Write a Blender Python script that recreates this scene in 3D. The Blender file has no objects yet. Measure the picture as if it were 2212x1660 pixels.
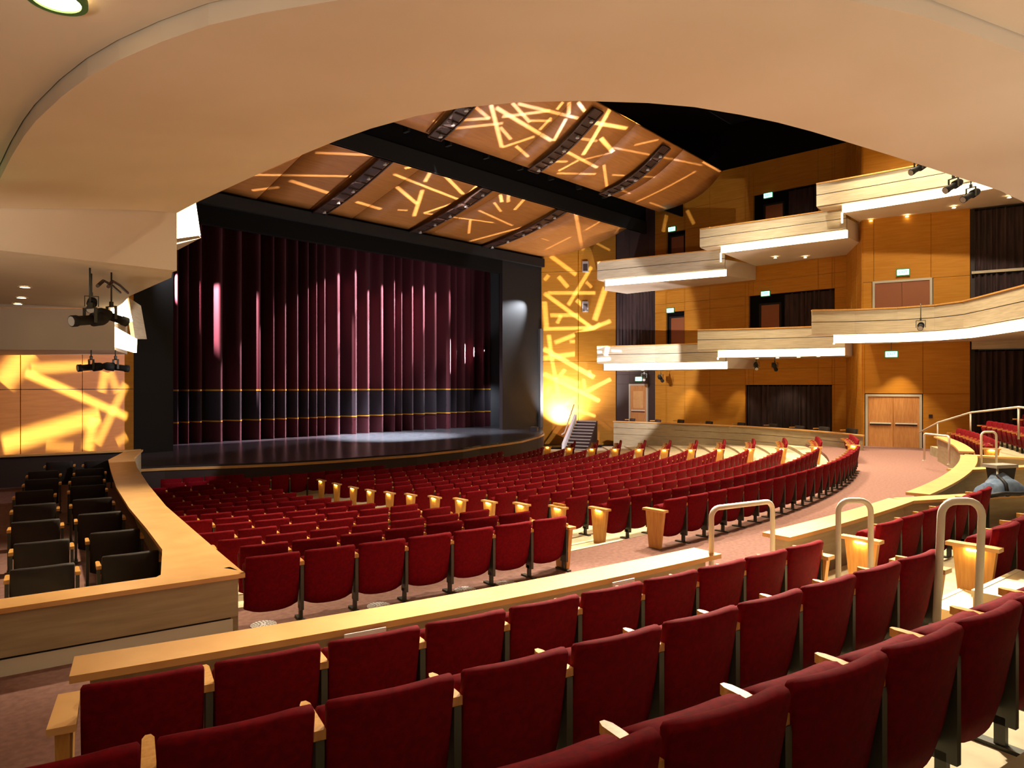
import bpy, bmesh, math, random
from mathutils import Vector, Matrix
random.seed(7)
PI = math.pi
scene = bpy.context.scene
COL = scene.collection

# ------------------------------------------------------------------ camera
CAMH = 2.5
YAW = 46.289
cam_d = bpy.data.cameras.new('camera')
cam = bpy.data.objects.new('camera', cam_d); COL.objects.link(cam)
cam.location = (0, 0, CAMH)
cam.rotation_euler = (math.radians(90), 0, math.radians(-YAW))
cam_d.sensor_width = 36.0
cam_d.lens = 36.0 * 1500 / 2212
cam_d.shift_y = 5 / 2212
cam_d.clip_start = 0.05; cam_d.clip_end = 300
scene.camera = cam
# ------------------------------------------------------------------ world and exposure
scene.view_settings.view_transform = 'Standard'
scene.view_settings.look = 'None'
scene.view_settings.gamma = 1
scene.view_settings.use_curve_mapping = False
scene.view_settings.exposure = 0.0
scene.cycles.use_denoising = True
scene.cycles.sample_clamp_indirect = 4.0
world = bpy.data.worlds.new('world'); scene.world = world
world.use_nodes = True
WB = world.node_tree.nodes['Background']
WB.inputs[0].default_value = (1.0, 0.70, 0.45, 1)
WB.inputs[1].default_value = 0.03

def lin(c):
    return tuple(((v/255)/12.92 if v/255 <= 0.04045 else ((v/255+0.055)/1.055)**2.4) for v in c)

def aim(o, target):
    d = Vector(target) - o.location
    o.rotation_euler = d.to_track_quat('-Z', 'Y').to_euler()

def spot(name, loc, target, power, cone=60, blend=0.6, color=(1, .8, .55), radius=0.15):
    l = bpy.data.lights.new(name, 'SPOT')
    l.energy = power; l.spot_size = math.radians(cone); l.spot_blend = blend
    l.color = color; l.shadow_soft_size = radius
    o = bpy.data.objects.new(name, l); COL.objects.link(o)
    o.location = loc; aim(o, target)
    return o

WARM = (1.0, 0.82, 0.55)
# house lamps high in the black ceiling
for (x, y, cn) in ((11, 6, 80), (17, 6, 80), (23, 6.5, 80), (28, 8, 80), (13, 12, 66), (20, 12, 66), (27, 13, 66), (15, 17, 46), (24, 17, 46)):
    spot('house_lamp', (x, y, 15.2), (x - .3, y - 1.6, 0), 9800, cn, .8, WARM, .35)
# lamps that reach under the balcony to the rear stalls
spot('house_lamp', (12.5, 7.0, 9.5), (5.9, 3.4, .8), 24000, 36, .8, (1, .88, .66), .2)
spot('house_lamp', (17, 8.0, 12.0), (8.5, 2.8, .6), 17000, 34, .8, (1, .88, .66), .2)
spot('house_lamp', (12, 12.0, 12.0), (3.3, 10.5, .5), 15000, 36, .8, WARM, .2)
spot('house_lamp', (10, 12.0, 11.0), (3.4, 4.6, .8), 6500, 20, .8, WARM, .2)
for (ty, tz) in ((19, 8.5), (13, 8.8), (7, 9.0), (15, 4.5), (6, 5.0)):
    spot('tier_fill_light', (21.5, ty - 2, 15.0), (30.5, ty, tz), 3200, 42, .9, (1, .86, .64), .3)  # fill spots added to brighten the tier fronts and right wall
# rectangular area light builder
def area(name, loc, target, power, sx, sy, color=WARM):
    l = bpy.data.lights.new(name, 'AREA'); l.shape = 'RECTANGLE'
    l.energy = power; l.size = sx; l.size_y = sy; l.color = color
    o = bpy.data.objects.new(name, l); COL.objects.link(o)
    o.location = loc; aim(o, target); return o

# ------------------------------------------------------------------ projected light patterns (gobos)
def gobo_spot(name, loc, target, power, cone, streaks, width, color, base=.05, soft=.5):
    """a pattern projector: its gobo is a set of slots, each given by the two places its streak of light lands on"""
    o = spot(name, loc, target, power, cone, .15, color, .02)
    bpy.context.view_layer.update()
    inv = o.matrix_world.inverted()
    l = o.data; l.use_nodes = True
    nt = l.node_tree; N = nt.nodes; LK = nt.links
    em = [k for k in N if k.type == 'EMISSION'][0]
    tc = N.new('ShaderNodeTexCoord')
    sep = N.new('ShaderNodeSeparateXYZ'); LK.new(tc.outputs['Normal'], sep.inputs[0])
    def m(op, a, b=None):
        k = N.new('ShaderNodeMath'); k.operation = op
        for i, v in enumerate((a, b)):
            if v is None: continue
            if isinstance(v, (int, float)): k.inputs[i].default_value = v
            else: LK.new(v, k.inputs[i])
        return k.outputs[0]
    ux = m('DIVIDE', sep.outputs[0], sep.outputs[2]); uy = m('DIVIDE', sep.outputs[1], sep.outputs[2])
    cmb = N.new('ShaderNodeCombineXYZ'); LK.new(ux, cmb.inputs[0]); LK.new(uy, cmb.inputs[1])
    acc = None
    for (x0, y0, z0, x1, y1, z1, wk, pk) in streaks:
        a = inv @ Vector((x0, y0, z0)); b = inv @ Vector((x1, y1, z1))
        if a.z > -.5 or b.z > -.5: continue
        ua, va, ub, vb = a.x/a.z, a.y/a.z, b.x/b.z, b.y/b.z
        L = math.hypot(ub-ua, vb-va)/2; dist = -(a.z+b.z)/2
        mp = N.new('ShaderNodeMapping'); mp.vector_type = 'TEXTURE'
        mp.inputs['Location'].default_value = ((ua+ub)/2, (va+vb)/2, 0)
        mp.inputs['Rotation'].default_value = (0, 0, math.atan2(vb-va, ub-ua))
        mp.inputs['Scale'].default_value = (max(L, .004), width*wk/dist, 1)
        LK.new(cmb.outputs[0], mp.inputs[0])
        ab = N.new('ShaderNodeVectorMath'); ab.operation = 'ABSOLUTE'; LK.new(mp.outputs[0], ab.inputs[0])
        sp = N.new('ShaderNodeSeparateXYZ'); LK.new(ab.outputs[0], sp.inputs[0])
        ex = N.new('ShaderNodeMapRange'); ex.interpolation_type = 'SMOOTHSTEP'
        ex.inputs[1].default_value = 1.02; ex.inputs[2].default_value = .94; LK.new(sp.outputs[0], ex.inputs[0])
        ey = N.new('ShaderNodeMapRange'); ey.interpolation_type = 'SMOOTHSTEP'
        ey.inputs[1].default_value = 1.0 + soft; ey.inputs[2].default_value = 1.0 - soft; LK.new(sp.outputs[1], ey.inputs[0])
        v = m('MULTIPLY', ex.outputs[0], ey.outputs[0])
        v = m('MULTIPLY', v, pk)
        acc = v if acc is None else m('ADD', acc, v)
    acc = m('ADD', acc, base)
    LK.new(acc, em.inputs['Strength'])
    return o
STREAK_A = [(17.75,23.14,11.54,18.49,22.1,11.77,1,1.3),(18.59,22.18,11.75,19.21,23.6,11.39,1.1,1.2),(18.78,22.36,11.7,21.52,23.66,11.32,1.1,1.2),(20.0,22.25,11.69,20.37,22.65,11.58,1.1,1),(17.61,23.71,11.4,22.61,24.25,11.16,1,1.2),(18.37,24.51,11.19,20.2,25.39,10.95,1.2,1.3),(19.56,24.2,11.24,20.9,26.51,10.68,1.2,1.2),(21.4,22.14,11.67,21.85,24.19,11.19,1.2,1.4),(21.85,24.19,11.19,21.1,26.04,10.79,1,1.2),(21.16,26.01,10.79,25.11,25.29,10.9,0.8,0.8),(23.72,25.56,10.86,24.9,26.96,10.55,0.9,0.8),(25.68,27.8,10.38,27.61,23.51,11.2,1.2,0.9),(23.31,24.55,11.08,26.33,25.11,10.91,0.9,0.7),(23.39,23.55,11.3,24.47,24.14,11.14,0.9,0.8),(23.07,22.81,11.46,23.73,23.36,11.33,1.1,1.4),(23.08,22.27,11.58,24.01,23.21,11.35,1.1,0.9),(24.33,22.27,11.54,24.94,23.68,11.23,1.1,0.9),(27.92,22.2,11.43,33.28,25.91,10.68,1.4,0.9),(30.51,23.59,11.11,30.16,22.26,11.35,1.1,0.8),(30.88,26.77,10.55,30.57,24.63,10.92,1.2,0.8),(29.17,25.64,10.77,29.89,25.68,10.75,0.7,0.6),(31.88,22.25,11.29,32.63,23.2,11.12,0.9,0.8),(33.07,25.22,10.79,34.53,24.67,10.88,0.7,0.5),(12.56,26.25,10.82,13.87,23.18,11.64,2.6,0.9),(12.5,26.33,10.8,16.45,24.55,11.22,1,0.9),(14.01,23.85,11.46,16.07,22.93,11.64,1.1,0.8),(14.14,26.02,10.87,16.68,26.32,10.76,1.3,0.9),(13.18,27.33,10.52,14.04,26.66,10.7,1.2,0.8),(14.39,22.62,11.78,15.32,22.95,11.66,1.4,0.9),(17.57,26.41,10.73,19.02,26.54,10.69,1.2,1),(19.75,26.27,10.75,20.22,26.12,10.78,0.8,0.8),(16.86,22.6,11.71,17.32,22.55,11.7,1.3,0.8)]
STREAK_B = [(16.13,18.6,12.29,16.34,18.93,12.14,1,0.7),(16.02,19.25,11.99,18.01,18.3,12.41,1,1),(16.98,19.23,11.99,18.66,18.29,12.41,1,0.8),(17.05,18.13,12.51,17.95,18.33,12.4,1,0.9),(17.55,17.83,12.66,19.58,19.28,11.96,1.2,1.2),(17.82,17.86,12.64,21.38,18.2,12.4,1.2,1.2),(18.29,17.48,12.84,19.68,17.86,12.6,1,1),(18.52,17.43,12.86,21.55,16.97,13.04,1,1),(18.37,18.09,12.51,20.06,17.16,12.97,1,1),(19.62,17.8,12.63,20.51,17.47,12.79,0.8,0.8),(20.36,17.37,12.85,20.37,17.99,12.52,1,1),(21.01,17.17,12.94,21.45,18.18,12.41,1.2,1.1),(20.52,16.61,13.28,20.96,17.01,13.04,1.2,1.3),(20.87,16.48,13.35,21.53,16.65,13.22,1,1.4),(20.26,16.71,13.23,20.29,17.04,13.04,1,1.3),(19.58,19.28,11.96,20.44,18.3,12.37,1,1),(18.68,18.48,12.32,19.62,18.8,12.16,1,0.9),(20.09,18.99,12.08,21.14,19.27,11.95,1,1),(22.24,19.37,11.91,22.4,18.47,12.27,1,1.1),(22.0,19.25,11.96,23.12,18.81,12.12,1,0.8),(23.25,19.44,11.88,23.54,18.54,12.23,1,1),(22.39,18.38,12.31,24.9,18.55,12.2,1.1,1.1),(23.32,19.59,11.83,25.24,18.89,12.07,1,0.8),(22.47,16.05,13.45,23.46,18.26,12.34,1.4,1.8),(22.33,16.87,13.07,24.19,16.49,13.23,1.3,1.8),(23.4,17.27,12.82,24.73,17.59,12.63,1.4,1.9),(22.3,17.68,12.64,23.41,17.44,12.74,1,0.6),(23.68,18.48,12.25,24.73,17.59,12.63,0.8,0.6),(25.01,18.29,12.31,26.7,19.35,11.9,1,0.8),(24.44,17.42,12.72,30.34,16.37,13.08,0.8,0.5),(25.38,16.94,12.95,26.3,16.29,13.26,0.9,0.6),(26.07,18.62,12.16,28.54,17.85,12.43,0.9,0.6),(29.6,19.7,11.78,30.38,16.73,12.9,1.2,0.6),(27.46,19.25,11.93,28.53,19.26,11.92,0.8,0.5),(30.39,19.38,11.87,32.06,19.38,11.86,0.9,0.5),(30.05,16.22,13.16,31.88,16.23,13.09,0.9,1.2)]
STREAK_R = [(32.19,27.6,10.51,33.12,26.28,9.28,1.3,1.1),(32.48,27.18,9.22,32.83,26.7,8.53,1.3,1),(31.99,27.87,8.99,32.14,27.66,9.32,1,0.8),(32.09,27.73,8.22,33.8,25.33,8.16,1,1),(33.66,25.53,9.77,32.83,26.7,7.43,1,1),(31.97,27.91,8.22,33.66,25.53,6.06,1.2,1.2),(33.12,26.28,7.76,33.46,25.8,7.2,1.2,1),(34.14,24.85,8.49,33.76,25.39,6.48,1.6,1),(32.19,27.6,6.85,33.22,26.15,6.83,1.1,1),(32.58,27.04,6.84,32.44,27.25,6.34,1,0.9),(31.94,27.94,6.01,33.76,25.39,6.06,1,1.1),(32.34,27.39,5.15,34.34,24.58,6.46,1.2,1),(31.99,27.87,7.71,32.06,27.77,6.09,1.4,1),(33.61,25.6,5.81,33.51,25.74,4.88,1.6,1.1),(32.88,26.63,5.23,33.32,26.01,5.22,1,0.8),(33.8,25.33,5.38,34.34,24.58,5.37,1,0.8),(31.94,27.94,4.22,33.76,25.39,4.62,1.5,1.1),(31.94,27.94,4.82,33.76,25.39,3.02,1.4,1.5),(32.14,27.66,5.67,32.24,27.53,4.3,1.2,1.1),(32.24,27.53,4.3,32.48,27.18,2.01,1.1,1),(33.56,25.67,3.87,33.61,25.6,3.02,1,0.8),(31.94,27.94,3.28,33.95,25.12,1.59,1.3,1.5),(32.73,26.83,3.54,32.44,27.25,2.94,1.1,1),(33.37,25.94,2.94,33.42,25.87,2.18,1,0.8),(34.34,24.58,2.94,33.46,25.8,2.18,1.3,0.9),(32.19,27.6,2.52,32.04,27.8,2.01,1.1,1),(33.12,26.28,1.84,32.34,27.39,0.99,1.2,1.1),(32.58,27.04,3.03,33.22,26.15,2.6,1.6,1),(32.93,26.56,1.16,33.8,25.33,0.67,1,0.9),(33.46,25.8,8.85,33.66,25.53,8.5,1,0.7),(33.95,25.12,6.3,33.71,25.46,5.97,1,0.8),(32.09,27.73,1.33,33.07,26.35,1.5,1,0.7)]
STREAK_L = [(5.24,25.95,3.66,4.45,25.51,2.59,3.2,1.1),(5.1,25.88,2.94,8.68,27.88,1.36,1.3,1.6),(5.28,25.97,3.05,7.22,27.06,3.23,1.6,0.9),(7.78,27.37,3.02,7.65,27.3,2.27,1.6,1),(7.96,27.47,3.02,8.28,27.65,2.27,1.6,0.8),(8.61,27.84,2.61,7.48,27.2,0.44,1.5,1),(4.45,25.51,0.72,7.61,27.28,1.49,2.6,1.4),(7.39,27.16,1.42,7.14,27.01,0.27,2.0,1.3),(5.74,26.23,0.6,6.65,26.74,0.44,1.5,0.5),(8.23,27.63,0.45,8.65,27.86,0.67,1.5,0.7)]
STREAK_U = [(34.5,20.86,12.22,34.5,21.08,11.28,1,1),(34.5,19.57,12.26,34.5,19.14,11.41,1,0.9)]
GOLD_LIGHT = (1, .94, .98)
gobo_spot('pattern_projector', (20.5, 20.2, .3), (20.5, 25.0, 11.0), 24000, 112, STREAK_A, .075, GOLD_LIGHT, .055)
gobo_spot('pattern_projector', (22.5, 13.5, .3), (22.5, 18.0, 12.6), 30000, 100, STREAK_B, .065, GOLD_LIGHT, .055)
gobo_spot('pattern_projector', (26.5, 17.5, 3.2), (33.0, 26.4, 4.6), 17000, 92, STREAK_R, .095, GOLD_LIGHT, .13)
gobo_spot('pattern_projector', (9.0, 17.5, 2.6), (4.6, 25.6, 1.0), 12000, 80, STREAK_L, .10, (1, .96, 1.0), .035, .8)
gobo_spot('pattern_projector', (27.0, 17.0, 8.0), (34.4, 20.5, 11.0), 2500, 60, STREAK_U, .10, GOLD_LIGHT, .05)
# stage lights
COOL = (.80, .86, 1.0)
PINK = (1, .66, .76)
for tx, dx, pz, pw, cn in ((17.8, 5.5, 4.9, 11000, 19), (20.4, 5.5, 4.3, 14000, 19), (22.8, 5.0, 4.6, 13000, 19), (24.8, 4.0, 4.6, 5000, 18)):
    spot('stage_spot', (min(tx + dx, 28.8), 28.9, 11.4), (tx, 31.4, pz), pw*3.6, cn + 7, .25, PINK, .04)
spot('stage_spot', (30.4, 30.95, 4.8), (16, 31.1, 2.6), 30000, 36, .5, PINK, .04)
spot('stage_spot', (10.4, 30.8, 7.5), (20, 31.1, 2.2), 15000, 46, .5, PINK, .04)
spot('stage_spot', (21, 29.0, 11.0), (21.0, 28.2, 0), 130000, 40, .9, COOL, .1)
spot('stage_spot', (25.5, 29.0, 11.0), (26, 28.8, 0), 16000, 40, .8, COOL, .1)
spot('stage_spot', (29.5, 29.5, 3.0), (31.4, 31.4, .2), 300, 80, .9, COOL, .1)
spot('side_lamp', (31.1, 27.3, 7.9), (28.9, 27.97, 6.0), 2600, 62, .9, (.85, .90, 1.0), .03)
spot('side_lamp', (9.9, 27.4, 7.6), (10.2, 28.0, 6.6), 200, 60, .9, (.85, .90, 1.0), .03)
spot('floor_uplight', (31.5, 26.5, .15), (32.9, 26.9, 2.4), 4200, 120, 1.0, (1, .96, .98), .1)
# downlights that wash the doors and the amber wall below the tiers
spot('wall_washer', (33.6, 19.3, 3.2), (34.3, 19.2, 0), 160, 75, .7, WARM, .05)
spot('wall_washer', (33.6, 16.4, 3.2), (34.3, 16.5, 0), 110, 70, .7, WARM, .05)
spot('wall_washer', (30.6, 7.9, 3.95), (31.5, 8.3, 0), 320, 62, .7, WARM, .05)
spot('wall_washer', (33.5, 14, 3.1), (34.6, 14, 0), 90, 80, .7, WARM, .05)
# balcony downlights above rear stalls; those out of view added to light the floor
for (x, y) in ((1.28, 5.55), (4.2, .9), (9.5, -.6), (1.2, .6), (7, -2.2)):
    spot('balcony_downlight', (x, y, 5.05 if x < 2 else 5.55), (x, y, 0), 14, 120, .9, WARM, .08)
for (x, y, pw) in ((-1.8, 2.0, 420), (-1.0, -1.5, 420), (5.0, -2.2, 520), (10.0, -2.6, 460), (15.0, -2.6, 460)):
    spot('soffit_fill_light', (x, y, 2.5), (x + .8, y + 1.5, 5.4), pw, 122, .7, (1, .89, .76), .25)  # fill added behind the camera, aimed up to brighten the balcony underside
spot('soffit_fill_light', (-2.5, 9.5, 2.4), (3.4, 16.5, 5.2), 900, 60, .8, (1, .87, .70), .25)  # unseen fill added at left to brighten the low left soffit
spot('green_exit_glow', (.9, 11.6, 4.2), (1.6, 10.2, 5.1), 14, 70, 1.0, (.3, 1, .45), .1)

# ------------------------------------------------------------------ materials
MATS = {}
def mat(name, col, rough=.6, metal=0.0, noise=None, bump=None, emit=None, spec=None, sheen=None):
    m = bpy.data.materials.new(name); m.use_nodes = True
    nt = m.node_tree; b = nt.nodes['Principled BSDF']
    c = lin(col) + (1,)
    b.inputs['Base Color'].default_value = c
    b.inputs['Roughness'].default_value = rough
    b.inputs['Metallic'].default_value = metal
    if spec is not None: b.inputs['Specular IOR Level'].default_value = spec
    if sheen: b.inputs['Sheen Weight'].default_value = sheen; b.inputs['Sheen Roughness'].default_value = .4
    if emit:
        b.inputs['Emission Color'].default_value = lin(emit[0]) + (1,)
        b.inputs['Emission Strength'].default_value = emit[1]
    if noise:
        # noise = (col2, scale, (sx,sy,sz), detail)
        tc = nt.nodes.new('ShaderNodeTexCoord'); mp = nt.nodes.new('ShaderNodeMapping')
        mp.inputs['Scale'].default_value = noise[2]
        ns = nt.nodes.new('ShaderNodeTexNoise'); ns.inputs['Scale'].default_value = noise[1]
        ns.inputs['Detail'].default_value = noise[3]
        mx = nt.nodes.new('ShaderNodeMix'); mx.data_type = 'RGBA'
        mx.inputs['A'].default_value = c; mx.inputs['B'].default_value = lin(noise[0]) + (1,)
        rp = nt.nodes.new('ShaderNodeMapRange'); rp.inputs[1].default_value = .35; rp.inputs[2].default_value = .65
        nt.links.new(tc.outputs['Object'], mp.inputs[0]); nt.links.new(mp.outputs[0], ns.inputs['Vector'])
        nt.links.new(ns.outputs['Fac'], rp.inputs[0]); nt.links.new(rp.outputs[0], mx.inputs['Factor'])
        nt.links.new(mx.outputs['Result'], b.inputs['Base Color'])
        if bump:
            bp = nt.nodes.new('ShaderNodeBump'); bp.inputs['Strength'].default_value = bump
            bp.inputs['Distance'].default_value = .01
            nt.links.new(ns.outputs['Fac'], bp.inputs['Height']); nt.links.new(bp.outputs[0], b.inputs['Normal'])
    MATS[name] = m
    return m
M_PLASTER = mat('warm_plaster', (212, 194, 170), .75, noise=((205, 186, 161), .6, (1, 1, 1), 2))
M_FASCIA = mat('fascia_veneer', (205, 190, 160), .45, noise=((186, 170, 140), 1.6, (1, 1, 14), 3))
M_BASE = mat('pale_plinth', (226, 222, 206), .6)
M_FASCIA2 = mat('parapet_laminate', (176, 160, 128), .55, noise=((162, 146, 116), 2, (1, 1, 10), 3))
M_OAK = mat('oak_cap', (226, 176, 112), .35, noise=((214, 162, 98), 3, (1, 1, 1), 4))
M_OAKP = mat('oak_panel', (214, 160, 84), .4, noise=((196, 138, 66), 4, (10, 10, 1), 3))
M_GOLD = mat('amber_panel', (190, 130, 44), .55, spec=.15, noise=((180, 120, 36), 1.2, (1, 1, 12), 3))
M_CLOUD = mat('amber_reflector', (172, 112, 48), .5, noise=((160, 100, 40), 1.2, (1, 10, 1), 3))
M_BROWN = mat('dark_brown_panel', (54, 38, 34), .6)
M_DRAPE = mat('brown_drape', (60, 40, 40), .9, noise=((40, 26, 26), 3, (2, 2, .3), 2))
M_BLACK = mat('matt_black', (14, 13, 12), .9, spec=.1)
M_BLACK2 = mat('black_paint', (26, 25, 24), .7, spec=.25)
M_PORTAL = mat('grey_portal', (90, 90, 92), .6)
M_RED = mat('red_velvet', (112, 4, 17), .8, noise=((94, 4, 15), 30, (1, 1, 1), 2), spec=.08)
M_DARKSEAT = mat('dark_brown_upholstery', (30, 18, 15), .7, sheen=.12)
M_METAL = mat('charcoal_steel', (60, 60, 52), .45, .3)
M_RAIL = mat('satin_steel', (228, 220, 204), .4, 0)
M_CARPET = mat('mauve_carpet', (136, 102, 94), .95, noise=((122, 90, 83), 16, (1, 1, 1), 4), bump=.2, spec=.1)
M_FLOOR = mat('beige_concrete', (176, 162, 132), .8, noise=((158, 144, 116), 4, (1, 1, 1), 5), spec=.2)
M_CREAM = mat('cream_floor', (226, 210, 176), .7, noise=((206, 190, 156), 4, (1, 1, 1), 4))
M_STAGE = mat('black_stage_floor', (40, 40, 42), .25, noise=((52, 52, 54), 3, (1, 1, 1), 3), spec=.6)
M_DOOR = mat('maple_door', (208, 148, 88), .45, noise=((192, 130, 72), 3, (8, 8, 1), 3))
M_DOORD = mat('brown_door', (140, 80, 44), .5)
M_FRAME = mat('painted_steel_frame', (190, 180, 160), .5)
M_CURT = mat('magenta_velvet', (62, 7, 18), .7, sheen=.15, spec=.3)
M_CURTB = mat('black_velvet_band', (40, 32, 38), .7, sheen=.1, spec=.3)
M_TRIM = mat('gold_braid', (190, 140, 40), .4)
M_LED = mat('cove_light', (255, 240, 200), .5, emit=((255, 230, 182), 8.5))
M_LENS = mat('lamp_lens', (255, 240, 200), .5, emit=((255, 232, 180), 14.0))
M_STEPL = mat('aisle_lamp', (255, 240, 200), .5, emit=((255, 214, 130), 110.0))
M_EXIT = mat('exit_glow', (190, 255, 230), .5, emit=((150, 255, 215), 3.0))
M_EXITL = mat('exit_letters', (0, 110, 70), .5, emit=((0, 120, 80), .6))
M_TRUSS = mat('brown_metal_track', (62, 40, 30), .5, .2)
M_GRILL = mat('grey_grill', (140, 130, 116), .6)
M_COAT = mat('blue_grey_cloth', (120, 140, 168), .85, noise=((84, 104, 136), 5, (1, 1, 1), 3))
M_BAG = mat('dark_bag', (30, 30, 36), .6)
M_GREY = mat('pale_grey_plastic', (170, 164, 156), .5)
M_WHITE = mat('white_card', (236, 232, 236), .6)
M_NOSE = mat('white_nosing', (236, 228, 200), .5)
M_GREEN = mat('green_lit_edge', (70, 110, 60), .6)

# ------------------------------------------------------------------ object helpers
def tagp(o, label=None, cat=None, group=None, kind=None):
    if label: o['label'] = label
    if cat: o['category'] = cat
    if group: o['group'] = group
    if kind: o['kind'] = kind
    return o

def empty(name, loc=(0, 0, 0), rz=0.0, label=None, cat=None, group=None, kind=None, parent=None):
    o = bpy.data.objects.new(name, None); COL.objects.link(o)
    o.empty_display_size = .1
    o.location = loc; o.rotation_euler = (0, 0, rz)
    if parent: o.parent = parent
    return tagp(o, label, cat, group, kind)

class MB:
    def __init__(s): s.v = []; s.f = []; s.m = []; s.sm = []
    def add(s, vs, fs, mi=0, smooth=False):
        n = len(s.v); s.v += [tuple(p) for p in vs]
        for f in fs: s.f.append(tuple(i + n for i in f)); s.m.append(mi); s.sm.append(smooth)
        return s
    def box(s, c, d, rz=0.0, mi=0, taper=None):
        x, y, z = d[0]/2, d[1]/2, d[2]/2
        ca, sa = math.cos(rz), math.sin(rz); vs = []
        for sz in (-1, 1):
            k = 1.0 if (taper is None or sz > 0) else taper
            for sx, sy in ((-1, -1), (1, -1), (1, 1), (-1, 1)):
                px, py = sx*x*k, sy*y*k
                vs.append((c[0] + px*ca - py*sa, c[1] + px*sa + py*ca, c[2] + sz*z))
        return s.add(vs, [(3, 2, 1, 0), (4, 5, 6, 7), (0, 1, 5, 4), (1, 2, 6, 5), (2, 3, 7, 6), (3, 0, 4, 7)], mi)
    def bbox(s, x0, x1, y0, y1, z0, z1, mi=0):
        return s.box(((x0+x1)/2, (y0+y1)/2, (z0+z1)/2), (abs(x1-x0), abs(y1-y0), abs(z1-z0)), 0, mi)
    def beam(s, a, b, w, h, mi=0):
        # box along a->b (horizontal or sloped), w = thickness sideways, h = vertical
        a = Vector(a); b = Vector(b); d = (b-a); d.normalize()
        up = Vector((0, 0, 1)); sd = d.cross(up)
        if sd.length < 1e-4: sd = Vector((1, 0, 0))
        sd.normalize(); up = sd.cross(d)
        vs = []
        for p in (a, b):
            for i, j in ((-1, -1), (1, -1), (1, 1), (-1, 1)):
                vs.append(p + sd*(w/2*i) + up*(h/2*j))
        return s.add(vs, [(0, 1, 2, 3), (7, 6, 5, 4), (0, 4, 5, 1), (1, 5, 6, 2), (2, 6, 7, 3), (3, 7, 4, 0)], mi)
    def prism(s, poly, z0, z1, mi=0):
        n = len(poly)
        g = lambda z, i, p: z[i] if isinstance(z, (list, tuple)) else z
        vs = [(p[0], p[1], g(z0, i, p)) for i, p in enumerate(poly)] + [(p[0], p[1], g(z1, i, p)) for i, p in enumerate(poly)]
        fs = [tuple(range(n-1, -1, -1)), tuple(range(n, 2*n))] + [(i, (i+1) % n, n+(i+1) % n, n+i) for i in range(n)]
        return s.add(vs, fs, mi)
    def ribbon(s, A, B, z0, z1, mi=0):
        # solid strip between two equal length polylines of (x, y[, z offset])
        n = len(A); vs = []
        for i in range(n):
            for P in (A[i], B[i]):
                o = P[2] if len(P) > 2 else 0
                vs.append((P[0], P[1], z0 + o)); vs.append((P[0], P[1], z1 + o))
        fs = []
        for i in range(n-1):
            a = 4*i; b = 4*(i+1)
            fs += [(a, b, b+2, a+2), (a+1, a+3, b+3, b+1), (a, a+1, b+1, b), (a+2, b+2, b+3, a+3)]
        e = 4*(n-1)
        fs += [(0, 2, 3, 1), (e, e+1, e+3, e+2)]
        return s.add(vs, fs, mi)
    def tube(s, pts, r, n=8, mi=0, cap=True):
        pts = [Vector(p) for p in pts]; rings = []
        prev = None
        for i, p in enumerate(pts):
            if i == 0: d = pts[1]-p
            elif i == len(pts)-1: d = p-pts[i-1]
            else: d = (pts[i+1]-p).normalized() + (p-pts[i-1]).normalized()
            d.normalize()
            if prev is None:
                ref = Vector((0, 0, 1)) if abs(d.z) < .9 else Vector((1, 0, 0))
                u = d.cross(ref); u.normalize()
            else:
                u = prev - d*prev.dot(d); u.normalize()
            prev = u; w = d.cross(u)
            rr = r[i] if isinstance(r, (list, tuple)) else r
            rings.append([p + (u*math.cos(2*PI*k/n) + w*math.sin(2*PI*k/n))*rr for k in range(n)])
        vs = [q for R in rings for q in R]; fs = []
        for i in range(len(pts)-1):
            for k in range(n):
                fs.append((i*n+k, i*n+(k+1) % n, (i+1)*n+(k+1) % n, (i+1)*n+k))
        s.add(vs, fs, mi, True)
        if cap:
            b = len(s.v)-len(vs)
            s.f.append(tuple(b+k for k in range(n-1, -1, -1))); s.m.append(mi); s.sm.append(False)
            s.f.append(tuple(b+(len(pts)-1)*n+k for k in range(n))); s.m.append(mi); s.sm.append(False)
        return s
    def disc(s, c, r, n=24, h=.01, mi=0):
        poly = [(c[0]+r*math.cos(2*PI*k/n), c[1]+r*math.sin(2*PI*k/n)) for k in range(n)]
        return s.prism(poly, c[2], c[2]+h, mi)
    def mesh(s, name, mats):
        me = bpy.data.meshes.new(name); me.from_pydata(s.v, [], s.f)
        if not isinstance(mats, (list, tuple)): mats = [mats]
        for m in mats: me.materials.append(m)
        me.polygons.foreach_set('material_index', s.m)
        me.polygons.foreach_set('use_smooth', s.sm)
        bm = bmesh.new(); bm.from_mesh(me); bmesh.ops.recalc_face_normals(bm, faces=bm.faces); bm.to_mesh(me); bm.free()
        me.update(); return me
    def build(s, name, mats, parent=None, label=None, cat=None, group=None, kind=None, loc=None, rz=0.0):
        o = bpy.data.objects.new(name, s.mesh(name, mats)); COL.objects.link(o)
        if parent: o.parent = parent
        if loc: o.location = loc
        o.rotation_euler = (0, 0, rz)
        return tagp(o, label, cat, group, kind)

def put(name, me, parent=None, loc=(0, 0, 0), rz=0.0, **k):
    o = bpy.data.objects.new(name, me); COL.objects.link(o)
    if parent: o.parent = parent
    o.location = loc; o.rotation_euler = (0, 0, rz)
    return tagp(o, **k)

def ordn(n):
    W = ['', 'first', 'second', 'third', 'fourth', 'fifth', 'sixth', 'seventh', 'eighth', 'ninth', 'tenth', 'eleventh', 'twelfth', 'thirteenth', 'fourteenth', 'fifteenth', 'sixteenth', 'seventeenth', 'eighteenth', 'nineteenth', 'twentieth']
    if n < len(W): return W[n]
    t = {2: 'twenty', 3: 'thirty'}[n//10]
    return t + ('-' + W[n % 10] if n % 10 else 'th').replace('twentyth', 'twentieth')

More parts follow.
